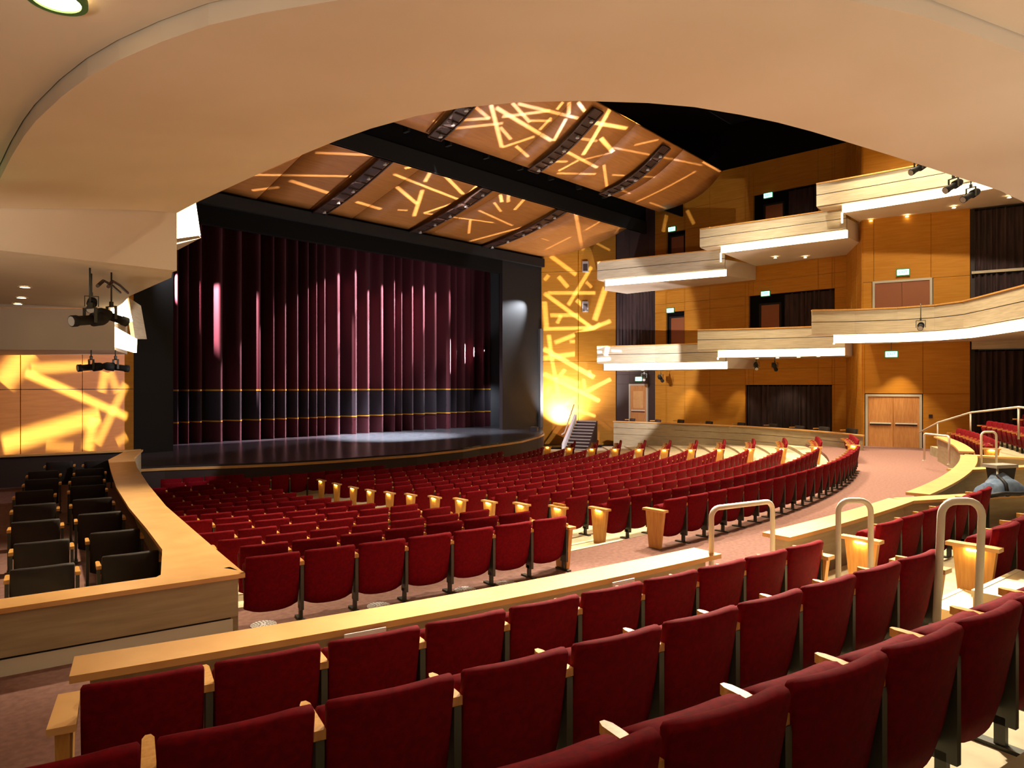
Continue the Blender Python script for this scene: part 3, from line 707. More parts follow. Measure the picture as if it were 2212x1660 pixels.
MB().bbox(34.5, 34.9, 11, 24.5, 14.0, 17).build('upper_wall', M_BLACK, wr)
# splayed wall with the double doors
DA, DB = (31.3, 9.5), (33.15, 1.0)
def dw(t): return lerp(DA, DB, t)
dl = math.hypot(DB[0]-DA[0], DB[1]-DA[1]); dang = math.atan2(DB[1]-DA[1], DB[0]-DA[0])
wd = empty('wall_door_side', kind=st)
def dpt(s): return lerp(DA, DB, s/dl)
def dwall(s0, s1, z0, z1, m=M_GOLD, name='panel', th=.12):
    return wallseg(wd, name, dpt(s0+.006), dpt(s1-.006), z0+.006, z1-.006, m, th)
s_d0, s_d1 = .16, 2.06      # lower double door
for s0, s1, z0, z1 in ((0, .06, -.3, 2.2), (2.16, 3.75, -.3, 2.2), (0, .06, 2.2, 4.6), (.06, 2.16, 2.2, 4.6), (2.16, 3.75, 2.2, 4.6)):
    dwall(s0, s1, z0, z1)
s_u0, s_u1 = .42, 2.42
for s0, s1, z0, z1 in ((0, .33, 4.6, 6.85), (2.51, 3.75, 4.6, 6.85), (0, .4, 6.85, 9.5), (.4, 2.44, 6.85, 9.5), (2.44, 3.75, 6.85, 9.5), (0, 3.75, 9.5, 14)):
    dwall(s0, s1, z0, z1)
MB().beam((DA[0]+.16, DA[1], 6.8), (DA[0]+.16+.215*4, DA[1]-.977*4, 6.8), .05, 14).build('backing', M_BROWN, wd)  # added to stop light leaking through the door wall's panel gaps
# pilaster return between the two walls
for a, b in (((31.3, 9.5), (32.3, 10.0)), ((32.32, 10.02), (33.4, 10.58)), ((33.42, 10.6), (34.5, 11.15))):
    for z0, z1 in ((-.3, 4.6), (4.62, 9.4), (9.42, 14)):
        wallseg(wd, 'panel', a, b, z0, z1, M_GOLD)
# dark drapes beyond the doors
wk = empty('wall_rear_right', kind=st)
wallseg(wk, 'panel', dpt(3.76), dpt(9), 9.5, 14, M_GOLD)
wallseg(wk, 'panel', dpt(3.8), dpt(9), 3.95, 4.7, M_FASCIA)
wallseg(wk, 'panel', dpt(3.8), dpt(9), 6.9, 7.0, M_FASCIA)
def drape(a, b, z0, z1, nf, label, group=None, amp=.10):
    L = math.hypot(b[0]-a[0], b[1]-a[1]); ang = math.atan2(b[1]-a[1], b[0]-a[0])
    t = empty('drape', (a[0], a[1], z0), ang, label, 'curtain', group)
    ob, _ = folded(0, L, 0, 0, z1-z0, max(6, int(L/.22)), amp, M_DRAPE, 'folds', t, int(L*100) % 97)
    MB().beam((0, 0, z1-z0-.02), (L, 0, z1-z0-.02), .06, .06).build('curtain_track', M_BLACK, t)
    return t
drape(dpt(9), dpt(3.9), -.2, 3.9, 1, 'dark brown drape right of the maple double doors, below the tier')
drape(dpt(9), dpt(3.9), 4.7, 6.9, 1, 'dark brown drape at far right edge behind the middle tier')
drape(dpt(9), dpt(3.9), 7.0, 9.4, 1, 'dark brown drape at far right edge, under the upper tier')
drape((34.66, 16.15), (34.66, 11.9), -.2, 2.55, 1, 'dark pleated drape in the wide lower opening of the amber wall', amp=.06)
drape((34.66, 14.2), (34.66, 11.8), 4.65, 7.15, 1, 'black pleated drape in the middle tier opening', amp=.06)
drape((34.66, 14.0), (34.66, 12.55), 9.95, 12.3, 1, 'black pleated drape in the upper tier opening', amp=.06)
drape((34.44, 24.2), (34.44, 21.75), 4.7, 8.1, 1, 'brown pleated drape at the stage end of the middle tier', amp=.05)

# doors
def door_leaf(parent, c, w, h, rz, m, bar=True):
    ca, sa = math.cos(rz), math.sin(rz)
    l = MB().box((0, 0, h/2), (w-.01, .05, h)).build('door_leaf', m, parent, loc=c, rz=rz)
    if bar:
        MB().box((0, -.06, h*.47), (w*.84, .04, .05)).box((0, -.045, h*.44), (w*.84, .02, .05), 0, 1).build('push_bar', [M_RAIL, M_BROWN], l, label='steel push bar')
    return l
def dframe(parent, w, h, m, t=.09):
    MB().box((-w/2-t/2, 0, h/2), (t, .16, h)).box((w/2+t/2, 0, h/2), (t, .16, h)).box((0, 0, h+t/2), (w+2*t, .16, t)).build('door_frame', m, parent)
c0 = dpt((s_d0+s_d1)/2)
d1 = empty('door_1', (c0[0], c0[1], 0), dang + 0, kind=st)
# local +x runs along the wall, local -y faces the hall
d1.rotation_euler = (0, 0, dang)
def mk_door(name, x, y, z, rz, w, h, leaves, m, mf, bar=True, win=False):
    d = empty(name, (x, y, z), rz, kind=st)
    dframe(d, w, h, mf)
    for k in range(leaves):
        lw = w/leaves
        lf = door_leaf(d, (-w/2 + lw*(k+.5), -.02, 0), lw, h, 0, m, bar)
        if win:
            MB().box((0, -.035, h*.70), (lw*.62, .02, h*.36)).build('vision_panel', M_OAK, lf)
    return d
bpy.data.objects.remove(d1)
def facing(ang):  # rotate so local -y looks towards the hall interior
    return ang
mk_door('door_1', c0[0], c0[1], 0, dang+PI if math.sin(dang) > 0 else dang, 1.86, 2.08, 2, M_DOOR, M_FRAME)
c1 = dpt((s_u0+s_u1)/2)
mk_door('door_2', c1[0], c1[1], 4.7, dang, 1.96, 2.08, 2, M_DOORD, M_FRAME, False)
mk_door('door_3', 34.5, 22.72, -.2, -PI/2, 1.1, 2.75, 1, M_DOOR, M_FRAME, True, True)
mk_door('door_4', 34.62, 20.2, 4.6, -PI/2, .85, 1.75, 1, M_DOORD, M_BLACK2, False)
mk_door('door_5', 34.62, 14.9, 4.6, -PI/2, .95, 2.05, 1, M_DOORD, M_BLACK2, False)
mk_door('door_6', 34.62, 14.7, 9.7, -PI/2, .9, 2.0, 1, M_DOORD, M_BLACK2, False)
mk_door('door_7', 34.62, 20.2, 9.2, -PI/2, .8, 1.7, 1, M_DOORD, M_BLACK2, False)

# exit signs
fc = bpy.data.curves.new('exit_text', 'FONT'); fc.body = 'EXIT'; fc.size = .15; fc.align_x = 'CENTER'; fc.align_y = 'CENTER'; fc.extrude = .004
fo = bpy.data.objects.new('exit_text', fc); COL.objects.link(fo)
dg = bpy.context.evaluated_depsgraph_get()
EXM = bpy.data.meshes.new_from_object(fo.evaluated_get(dg)); EXM.materials.clear(); EXM.materials.append(M_EXITL)
bpy.data.objects.remove(fo)
def exit_sign(x, y, z, rz, label, rod=0):
    t = empty('exit_sign', (x, y, z), rz, label, 'sign', 'green exit signs')
    MB().box((0, 0, 0), (.42, .05, .22)).build('sign_box', M_EXIT, t)
    l = put('lettering', EXM, t, (0, -.031, 0)); l.rotation_euler = (PI/2, 0, 0)
    MB().box((0, .03, 0), (.50, .03, .30)).build('backplate', M_GREEN, t)
    if rod: MB().tube([(0, .03, .12), (0, .03, .12 + rod)], .012, 6).build('hanging_rod', M_METAL, t)
RZR = -PI/2
exit_sign(34.452, 22.7, 2.93, RZR, 'green exit sign over the small lit door beside golden stair wall')
exit_sign(34.452, 20.6, 6.78, RZR, 'green exit sign at middle tier above the small dark doorway')
exit_sign(34.452, 15.1, 7.22, RZR, 'green exit sign above the wide middle tier opening')
exit_sign(34.452, 14.96, 12.2, RZR, 'green exit sign above the upper tier opening')
exit_sign(34.452, 20.5, 11.35, RZR, 'green exit sign above the upper tier small doorway')
exit_sign(33.6, 22.25, 13.0, RZR, 'small exit sign glowing in the black slot between ceiling panels')
ca_, sa_ = math.cos(dang), math.sin(dang)
p = dpt(1.45); exit_sign(p[0]-.15, p[1]-.05, 7.15, dang, 'green exit sign above the brown double doors on middle tier')
p = dpt(1.1); exit_sign(p[0]-.6, p[1]-.1, 3.8, dang, 'green exit sign hanging under the tier above the maple double doors', .36)
p = dpt(2.45); MB().box((0, 0, 0), (.14, .03, .14)).build('wall_notice', M_DRAPE, label='tiny purple notice on amber wall right of maple doors', cat='notice', loc=(p[0]-.08, p[1], 1.3), rz=dang)
p = dpt(3.1); MB().box((0, 0, 0), (.14, .03, .14)).build('wall_notice', M_DRAPE, label='tiny purple notice on amber wall right of middle tier doors', cat='notice', loc=(p[0]-.08, p[1], 5.4), rz=dang)

# ------------------------------------------------------------------ tiers on the right
def tier(name, pts, zb, h, wallpts, label, cap=True, zdrop=.34, fill=.8, cove_start=.9, group=None, steplight=None):
    t = empty(name, (pts[0][0], pts[0][1], zb), 0, label, 'balcony', group)
    o = Vector((pts[0][0], pts[0][1], zb)); P = [Vector((p[0]-o.x, p[1]-o.y)) for p in pts]
    # inward normal (towards wall)
    def norm(i):
        a = P[max(i-1, 0)]; b = P[min(i+1, len(P)-1)]; d = (b-a).normalized(); n = Vector((d.y, -d.x))
        return -n
    N = [norm(i) for i in range(len(P))]
    off = lambda d: [tuple(P[i] + N[i]*d) for i in range(len(P))]
    MB().ribbon(off(0), off(.09), 0, h*.48).build('fascia_board', M_FASCIA, t)
    MB().ribbon(off(.012), off(.09), h*.48, h*.51).build('groove', M_BROWN, t)
    MB().ribbon(off(0), off(.09), h*.51, h*.97).build('fascia_board', M_FASCIA, t)
    MB().ribbon(off(-.03), off(.16), h*.97, h*.97+.05).build('handrail_cap', M_OAKP, t)
    # cove: recessed strip, starts a little after the fascia end
    Q = off(.28); d0 = (Vector(Q[1])-Vector(Q[0])); L0 = d0.length
    Q2 = list(Q); Q2[0] = tuple(Vector(Q[0]) + d0*(cove_start/L0))
    def sh(L, dd): return [(p[0]+N[i].x*dd, p[1]+N[i].y*dd) for i, p in enumerate(L)]
    MB().ribbon(Q2, sh(Q2, .05), -zdrop, -.01).build('cove_light', M_LED, t, label='glowing white cove strip')
    # floor slab back to the wall
    w = [(a-o.x, b-o.y) for a, b in wallpts]
    MB().prism([tuple(q) for q in sh(Q2, .052)] + w, -zdrop+.02, -zdrop+fill).build('soffit_slab', M_PLASTER, t)
    MB().ribbon(off(.09), off(.9), -.03, -.008).build('overhang', M_PLASTER, t)
    if steplight:
        MB().beam((Q2[0][0], Q2[0][1], -zdrop), (Q2[0][0]+.35, Q2[0][1]+.02, -zdrop), .03, .02).build('edge', M_FASCIA, t)
        MB().box((Q2[0][0]-.01, Q2[0][1], -zdrop-steplight/2), (.05, .05, steplight)).build('cove_light', M_LED, t)
    return t
tier('upper_tier', [(30.42, 22.69), (31.1, 19.5), (31.84, 16.0)], 8.3, .95, [(34.45, 15.6), (34.45, 23.5), (32.3, 23.6)], 'pale upper tier box front nearest the stage, lit by white strip', cove_start=.35)
tier('upper_tier', [(29.47, 16.05), (29.8, 13), (30.09, 9.8)], 9.0, .83, [(34.45, 9.8), (34.45, 15.6)], 'pale upper tier box front, middle one of the three stepped', steplight=.42)
tier('upper_tier', [(28.9, 10.54), (29.05, 8.2), (29.12, 5.6), (28.6, 2.0), (27.0, -1.0)], 9.8, .92, [(34.3, -1.0), (34.3, 9.8)], 'pale upper tier front partly hidden by the overhead soffit', steplight=.42)
tier('middle_tier', [(30.28, 22.59), (31.3, 19.6), (31.9, 16.0)], 3.75, .90, [(34.45, 15.6), (34.45, 23.5), (32.2, 23.6)], 'pale middle tier box front nearest the stage', cove_start=.3, zdrop=.38)
tier('middle_tier', [(29.29, 16.07), (30.5, 13.4), (31.5, 10.3)], 4.2, .92, [(34.45, 10.6), (34.45, 15.6)], 'pale middle tier box front, second from the stage', steplight=.1, zdrop=.36)
tier('middle_tier', [(28.4, 10.53), (29.3, 9.2), (29.78, 7.81), (29.76, 6.55), (29.1, 5.5), (27.91, 4.69), (25.81, 3.31), (24.0, 2.5), (21, 1.8)], 4.6, .95, [(21, -1.0), (33.2, -1.0), (32.9, 2.0), (31.4, 9.2)], 'long curved pale middle tier front sweeping to the right edge', steplight=.05, zdrop=.36)
for k in range(8):
    f = k/7; x = 29.75 - 4.2*f**1.3; y = 5.4 - 3.5*f; rz = math.radians(82 - 48*f)
    t = empty('tier_seat', (x + .75, y - .35, 4.98), rz, f'red seat back above the curved middle tier front, {ordn(k+1)} from the stage', 'seat', 'red seats on the middle tier')
    put('backrest', SM['backrest'], t); put('seat_cushion', SM['seat_cushion'], t); put('armrest', SM['armrest'], t); put('standard', SM['standard'], t)
# white downlights on the tier soffits
DLM = MB().disc((0, 0, 0), .07, 14, .02).mesh('lens', M_LENS)
DLR = MB().ribbon([(.10*math.cos(a*PI/8), .10*math.sin(a*PI/8)) for a in range(17)], [(.07*math.cos(a*PI/8), .07*math.sin(a*PI/8)) for a in range(17)], -.005, .01).mesh('trim_ring', M_PLASTER)
def downlight(x, y, z, label, s=1.0, group='small recessed soffit downlights'):
    t = empty('downlight', (x, y, z), 0, label, 'downlight', group); t.scale = (s, s, 1)
    put('lens', DLM, t); put('trim_ring', DLR, t)
for k, (x, y, z) in enumerate(((32.5, 13.76, 8.6), (33.4, 12.7, 8.6), (31.3, 9.2, 9.4), (31.5, 7.9, 9.4), (31.2, 6.2, 9.4), (30.9, 4.4, 9.4))):
    downlight(x, y, z-.0, f'tiny white downlight under the upper tier, {ordn(k+1)} from the stage')
for k, (x, y, z) in enumerate(((32.3, 21, 3.37), (32.6, 14.7, 3.84), (32.6, 13.7, 3.84), (32.6, 12.7, 3.84), (32.3, 11.7, 3.84))):
    downlight(x, y, z-.0, f'tiny white downlight under the middle tier, {ordn(k+1)} from the stage')

# ------------------------------------------------------------------ overhead balcony soffit
EDGE = [(4.77, 12.72), (4.71, 11.63), (4.70, 10.42), (4.69, 9.29), (4.70, 8.31), (4.73, 7.54), (4.80, 6.9), (4.95, 6.23), (5.18, 5.7), (5.52, 5.18), (5.95, 4.68), (6.52, 4.17), (6.97, 3.86), (7.53, 3.59), (8.05, 3.38), (8.62, 3.2), (9.36, 3.0), (10.23, 2.77), (11.15, 2.54), (12.13, 2.3), (13.22, 2.03), (15, 1.75), (18, 1.5), (21.2, 1.7)]
STEP = [(1.95, 12.72), (1.88, 11.5), (1.86, 10.65), (1.76, 9.5), (1.70, 8.6), (1.68, 8.0), (1.70, 7.2), (1.75, 6.6), (1.84, 6.1), (1.98, 5.6), (2.15, 5.15), (2.37, 4.78), (2.66, 4.4), (3.0, 4.0), (3.5, 3.5), (4.1, 3.05), (4.8, 2.55), (5.4, 2.15), (5.96, 1.86), (6.58, 1.53), (7.96, 1.02), (10.5, .3), (14, -.4), (19, -.6)]
def zs_(x):
    q = 4.77 - x
    return 0.0 if q < -1 else (-.168*q if q > 1 else -.168*(q+1)**2/4)
ob_ = empty('ceiling', kind=st)
E3 = [(x, y, zs_(x)) for x, y in EDGE]; S3 = [(x, y, zs_(x)) for x, y in STEP]
so = MB(); ns = 14; n_ = len(EDGE); vs = []
for dz in (5.6, 6.3):
    for a, b in zip(EDGE, STEP):
        for k in range(ns+1):
            x = a[0] + (b[0]-a[0])*k/ns; y = a[1] + (b[1]-a[1])*k/ns
            vs.append((x, y, dz + (zs_(x) if dz < 6 else 0)))
M0 = n_*(ns+1); w_ = ns+1
so.add(vs, [(i*w_+k, (i+1)*w_+k, (i+1)*w_+k+1, i*w_+k+1) for i in range(n_-1) for k in range(ns)], 0, True)
so.add(vs, [(M0+i*w_+k, M0+i*w_+k+1, M0+(i+1)*w_+k+1, M0+(i+1)*w_+k) for i in range(n_-1) for k in range(ns)], 0, False)
so.add(vs, [(i*w_+k, M0+i*w_+k, M0+(i+1)*w_+k, (i+1)*w_+k) for i in range(n_-1) for k in (0, ns)], 0, False)
so.add(vs, [(i*w_+k, i*w_+k+1, M0+i*w_+k+1, M0+i*w_+k) for i in (0, n_-1) for k in range(ns)], 0, False)
so.build('balcony_soffit', M_PLASTER, ob_)
back = [(-7, 12.72), (-7, 11.5), (-7, 10.5), (-7, 9.4), (-7, 8.4), (-7, 7.6), (-7, 6.8), (-7, 6), (-7, 5), (-7, 4), (-7, 3), (-7, 1.5), (-7, 0), (-7, -2), (-7, -4), (-6, -8), (-4, -8), (-2, -8), (0, -8), (2, -8), (5, -8), (9, -8), (14, -8), (19, -8)]
B3 = [(x, y, -.65 if x < -1 else -.1) for x, y in back]
B3 = [(x, y, zs_(STEP[i][0])) for i, (x, y) in enumerate(back)]
S4 = [(x-.015, y-.01, z) for x, y, z in S3]
MB().ribbon(S4, B3, 5.6+.15, 6.3).build('upper_soffit', M_PLASTER, ob_)
MB().ribbon([(x, y, z) for x, y, z in E3], [(x-.15, y-.1, z) for x, y, z in E3], 6.3, 6.9).build('balcony_parapet', M_FASCIA, ob_)
# beam at left end of the soffit and the lower left soffits
MB().add([(1.0, 12.74, 4.54), (4.77, 12.74, 4.54), (4.77, 12.74, 5.62), (1.0, 12.74, 5.0), (1.0, 12.95, 4.54), (4.77, 12.95, 4.54), (4.77, 12.95, 6.6), (1.0, 12.95, 6.6), (-5, 12.74, 4.54), (-5, 12.95, 4.54), (-5, 12.95, 6.6), (-5, 12.74, 4.0+.35)],
         [(0, 1, 2, 3), (5, 4, 7, 6), (1, 5, 6, 2), (4, 5, 1, 0), (3, 2, 6, 7), (8, 0, 3, 11), (9, 8, 11, 10), (4, 9, 10, 7), (3, 7, 10, 11), (8, 9, 4, 0)]).build('drop_beam', M_PLASTER, ob_)
lt = empty('left_tier', (4.5, 15, 4.5), 0, 'underside and fronts of the left side tier boxes above the dark seats', 'balcony')
o = Vector((4.5, 15, 4.5))
def S3f(L): return [(p[0]-o.x, p[1]-o.y) for p in L]
MB().prism(S3f([(4.77, 12.96), (5.0, 13.62), (5.37, 17.09), (5.72, 18.7), (5.96, 20.1), (3.4, 22.25), (-3, 29), (-5, 12.96)]), .04, 1.2).build('soffit_slab', M_PLASTER, lt)
MB().prism(S3f([(5.96, 20.12), (6.99, 22.43), (4.0, 26.6), (-4, 32), (-3, 29.2), (3.46, 22.3)]), -1.05, .03).build('soffit_slab', M_PLASTER, lt)
# far fascia, its cove
def quadslab(name, pts, d, m, parent, label=None):
    a = [Vector(p) - Vector((4.5, 15, 4.5)) for p in pts]; b = [p + Vector(d) for p in a]
    return MB().add(a + b, [(0, 1, 2, 3), (7, 6, 5, 4), (0, 4, 5, 1), (1, 5, 6, 2), (2, 6, 7, 3), (3, 7, 4, 0)]).build(name, m, parent, label)
FASQ = [(6.35, 20.27, 4.88), (7.0, 21.33, 4.8), (7.19, 21.42, 3.86), (6.54, 20.37, 3.78)]
COVQ = [(5.96, 20.17, 4.08), (6.42, 19.84, 3.75), (6.41, 19.85, 3.39), (5.96, 20.17, 3.56)]
COVP = [(5.94, 20.12, 4.53), (6.18, 19.87, 4.82), (6.32, 19.87, 4.21), (5.96, 20.17, 4.14)]
quadslab('fascia_board', FASQ, (-.08, .05, 0), M_FASCIA, lt)
quadslab('cove_light', COVQ, (-.06, .04, 0), M_LED, lt)
quadslab('cove_light', COVP, (-.06, .04, 0), M_LED, lt)
# upper left tier end, bright
lu = empty('left_upper_tier', (4.5, 15, 4.5), 0, 'bright glowing end of the upper left tier beside the black stage opening', 'balcony')
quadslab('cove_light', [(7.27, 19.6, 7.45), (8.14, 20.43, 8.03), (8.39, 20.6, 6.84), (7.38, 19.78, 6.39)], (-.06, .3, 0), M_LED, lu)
MB().add([(x-4.5, y-15, z-4.5+dz) for dz in (0, .08) for x, y, z in [(7.34, 19.67, 6.44), (8.39, 20.6, 6.84), (7.65, 20.36, 6.35)] + [(1.9, 24.1, 6.35)]],
         [(0, 1, 2, 3), (7, 6, 5, 4), (0, 4, 5, 1), (1, 5, 6, 2), (2, 6, 7, 3), (3, 7, 4, 0)]).build('soffit_slab', M_PLASTER, lu)
for k, (x, y) in enumerate(((3.38, 17.0), (3.73, 19.1), (3.95, 20.6))):
    downlight(x, y, 4.525, f'small white downlight in the low left soffit, {ordn(k+1)} from the camera', 1.3)
# big recessed downlight overhead
t = empty('recessed_downlight', (1.31, 5.66, 5.205), 0, 'large glowing recessed downlight at the top left of soffit', 'downlight')
MB().disc((0, 0, .0), .15, 28, .02).build('lens', M_LENS, t)
MB().ribbon([(.19*math.cos(a*PI/14), .19*math.sin(a*PI/14)) for a in range(29)], [(.15*math.cos(a*PI/14), .15*math.sin(a*PI/14)) for a in range(29)], -.015, .03).build('trim_ring', M_GREEN, t)

# ------------------------------------------------------------------ ceiling: black void, reflectors, beam
cb = empty('ceiling', kind=st)
MB().bbox(-2, 36, 3.0, 33, 16.2, 16.4).build('black_ceiling', M_BLACK, cb)
MB().bbox(-8, -7.8, -8, 30, -1, 16.4).build('side_wall', M_PLASTER, empty('wall_left', kind=st))
def cloud(x0, x1, y0, z0, y1, z1, bow, label, endcurve=0, nx=16, ny=10, twist=0):
    t = empty('acoustic_reflector', ((x0+x1)/2, (y0+y1)/2, (z0+z1)/2), 0, label, 'ceiling panel')
    o = t.location.copy()
    def P(u, v, dz=0):
        x = x0 + (x1-x0)*u
        if u > .5: x += endcurve*math.sin(PI*v)*((u-.5)*2)**2
        y = y0 + (y1-y0)*v; z = z0 + (z1-z0)*v - bow*math.sin(PI*v)*1.0 + dz + twist*(1-u)*v
        return (x-o.x, y-o.y, z-o.z)
    npan = 5
    for k in range(npan):
        mb = MB(); vs = []; n = 5
        us = [(k + i/(n-1))/npan for i in range(n)]
        us[0] += .0008; us[-1] -= .0008
        for dz in (0, .08):
            for j in range(ny+1):
                for u in us: vs.append(P(u, j/ny, dz))
        fs = []; m = n*(ny+1)
        for j in range(ny):
            for i in range(n-1):
                a = j*n+i
                fs.append((a, a+1, a+n+1, a+n)); fs.append((m+a, m+a+n, m+a+n+1, m+a+1))
        for i in range(n-1):
            fs.append((i, m+i, m+i+1, i+1)); a = ny*n+i; fs.append((a, a+1, m+a+1, m+a))
        for j in range(ny):
            a = j*n; fs.append((a, a+n, m+a+n, m+a)); a = j*n+n-1; fs.append((a, m+a, m+a+n, a+n))
        mb.add(vs, fs, 0, True); mb.build('panel', M_CLOUD, t)
    return t, P, o
ca1, PA, oa = cloud(9, 32.4, 27.95, 10.35, 22.1, 11.3, .0, 'lower curved golden ceiling reflector just in front of the black proscenium', .6, twist=.8)
ca2, PB, ob2 = cloud(13, 32.0, 19.8, 11.75, 16.2, 13.1, .12, 'upper curved golden ceiling reflector beyond the black slot', .7, twist=.7)
# black beam / slot
t = empty('lighting_slot', (20, 21, 12.2), 0, 'long black lighting slot between the two golden ceiling reflectors', 'ceiling slot')
o = Vector((20, 21, 12.2))
for (ya, yb, z0, z1) in ((22.1, 22.2, -.9, 1.6), (19.7, 19.8, -.3, 1.8)):
    MB().bbox(8-20, 34.3-20, ya-21, yb-21, z0, z1).build('side_plate', M_BLACK, t)
MB().bbox(8-20, 34.3-20, 19.8-21, 22.1-21, 1.6, 1.8).build('top_plate', M_BLACK, t)
MB().bbox(8-20, 34.3-20, 22.05-21, 22.2-21, -.9+.0, -.2).build('lower_trim', M_BLACK2, t)
for k in range(9):
    x = 12 + k*2.1
    MB().box((x-20, 0, .1), (.12, .3, .4)).tube([(x-20, 0, .3), (x-20, 0, 1.5)], .02, 6).build('slot_lamp', M_BLACK2, t)
for yy in (20.4, 21.4):
    MB().tube([(9-20, yy-21, .55), (34-20, yy-21, .55)], .03, 6).build('slot_pipe', M_METAL, t)
# lighting ladders across the reflectors
def ladder(P, o, u, label, va=.02, vb=.98, yo=0):
    t = empty('lighting_track', tuple(o), 0, label, 'light track', 'dark curved lighting tracks across the golden ceiling')
    A_ = []; B_ = []
    for i in range(11):
        v = va + (vb-va)*i/10
        p = P(u, v, -.16 - .12*math.sin(PI*i/10))
        A_.append((p[0]-.30, p[1], p[2])); B_.append((p[0]+.30, p[1], p[2]))
    MB().tube(A_, .045, 6).build('side_tube', M_TRUSS, t); MB().tube(B_, .045, 6).build('side_tube', M_TRUSS, t)
    m = MB()
    for i in range(0, 11): m.beam(A_[i], B_[i], .05, .05)
    m.ribbon([(a[0]+.05, a[1], a[2]+.03) for a in A_], [(b[0]-.05, b[1], b[2]+.03) for b in B_], 0, .02)
    m.build('rungs', M_TRUSS, t)
    for i in range(1, 10, 2):
        c = ((A_[i][0]+B_[i][0])/2, A_[i][1], A_[i][2]-.06)
        MB().tube([(c[0], c[1], c[2]+.02), (c[0], c[1], c[2]-.10)], [.05, .08], 8).build('track_lamp', M_GREY, t)
ladder(PA, oa, (16.5-9)/23.4, 'dark curved light track over the lower reflector, nearest the camera')
ladder(PA, oa, (21.9-9)/23.4, 'dark curved light track over the lower reflector, middle one')
ladder(PA, oa, (26.9-9)/23.4, 'dark curved light track over the lower reflector, farthest right')
ladder(PB, ob2, (16.5-13)/19, 'dark curved light track over upper reflector, mostly behind the soffit')
ladder(PB, ob2, (21.9-13)/19, 'dark curved light track over upper reflector, left one in view')
ladder(PB, ob2, (26.9-13)/19, 'dark curved light track over upper reflector, right one in view')

# ------------------------------------------------------------------ handrails
def loop_rail(a, b, zt, zb1, zb2, label, r=.022, rad=.12, lean=(0, 0), zt2=None):
    t = empty('handrail', (a[0], a[1], zb1), 0, label, 'handrail')
    o = Vector((a[0], a[1], zb1)); A_ = Vector((a[0], a[1], 0)); B_ = Vector((b[0], b[1], 0)); d = (B_-A_).normalized()
    zt2 = zt if zt2 is None else zt2
    pts = [Vector((a[0]+lean[0], a[1]+lean[1], zb1)), Vector((a[0], a[1], zt-rad))]
    for k in range(1, 6):
        an = PI/2*k/5; pts.append(A_ + d*(rad - rad*math.cos(an)) + Vector((0, 0, zt-rad+rad*math.sin(an))))
    for k in range(0, 5):
        an = PI/2*k/5; pts.append(B_ - d*(rad - rad*math.sin(an)) + Vector((0, 0, zt2-rad+rad*math.cos(an))))
    pts += [Vector((b[0], b[1], zt2-rad)), Vector((b[0]+lean[0], b[1]+lean[1], zb2))]
    MB().tube([p-o for p in pts], r, 10).build('bent_tube', M_RAIL, t)
    for p in (pts[0], pts[-1]):
        MB().disc((p.x-o.x, p.y-o.y, p.z-o.z), .05, 14, .015).build('floor_flange', M_RAIL, t)
    return t
loop_rail((6.44, 3.38), (7.30, 3.12), 1.27, .05, .05, 'white arched handrail at the right end of the long ledge', .027, .10)
loop_rail((6.50, 2.18), (6.70, 1.97), 1.48, .40, .40, 'narrow white arched handrail in the rear aisle before the first lit panel', .025, .10)
loop_rail((5.98, 1.27), (6.19, 1.05), 1.64, .72, .72, 'tallest nearest white arched handrail before the second lit panel', .028, .11, (-.10, .01))
t = loop_rail((23.8, 5.5), (23.05, 4.7), 1.07, .25, .25, 'small pale handrail on the far steps behind the curved ledge', .03, .08)
loop_rail((19.03, 3.24), (19.28, 2.99), 1.45, .45, .45, 'small pale arched handrail between the far right seat rows', .025, .1)
t = empty('handrail', (27, 6.3, 0), 0, 'long pale rail rising across the back of the far right bank', 'handrail')
pts = [(30.4, 7.2, .7), (29.6, 6.4, 1.15), (26.5, 4.8, 1.65), (22.5, 3.0, 1.95), (19.5, 1.9, 1.95)]
pts = [(a-27, b-6.3, c) for a, b, c in pts]
MB().tube(pts, .03, 8).build('top_rail', M_RAIL, t)
for p in pts[1:]: MB().tube([(p[0], p[1], p[2]), (p[0], p[1], p[2]-.85)], .025, 6).build('rail_post', M_RAIL, t)
# steps beside the golden wall at the stage end
t = empty('side_stairs', (32, 24, -1), 0, 'dark side stairs climbing beside the golden wall near the stage', 'stairs')
sa, sb = (29.4, 22.6), (32.6, 24.3)
for k in range(10):
    f0, f1 = k/10, (k+1)/10
    p0, p1 = lerp(sa, sb, f0), lerp(sa, sb, f1); z = -1.0 + 1.5*f1
    q0 = (p0[0]-.35, p0[1]+1.2); q1 = (p1[0]-.35, p1[1]+1.2)
    MB().prism([(a-32, b-24) for a, b in (p0, p1, q1, q0)], 0, z+1).build('stair_tread', M_BROWN, t)
    MB().beam((p0[0]-32, p0[1]-24, z+1-.02), (q0[0]-32, q0[1]-24, z+1-.02), .05, .05).build('step_nosing', M_GREY, t)
MB().add([(p[0]-32, p[1]-24, p[2]+1) for p in ((29.1, 23.9, -1.0), (32.3, 25.6, .5), (32.3, 25.6, .85), (29.1, 23.9, -.6), (29.0, 24.0, -1.0), (32.2, 25.7, .5), (32.2, 25.7, .85), (29.0, 24.0, -.6))],
         [(0, 1, 2, 3), (7, 6, 5, 4), (0, 4, 5, 1), (1, 5, 6, 2), (2, 6, 7, 3), (3, 7, 4, 0)]).build('white_stringer', M_WHITE, t)
MB().tube([(29.0-32, 24.0-24, .9), (29.6-32, 24.3-24, .95), (32.3-32, 25.8-24, 2.4)], .035, 8).build('stair_rail', M_RAIL, t)

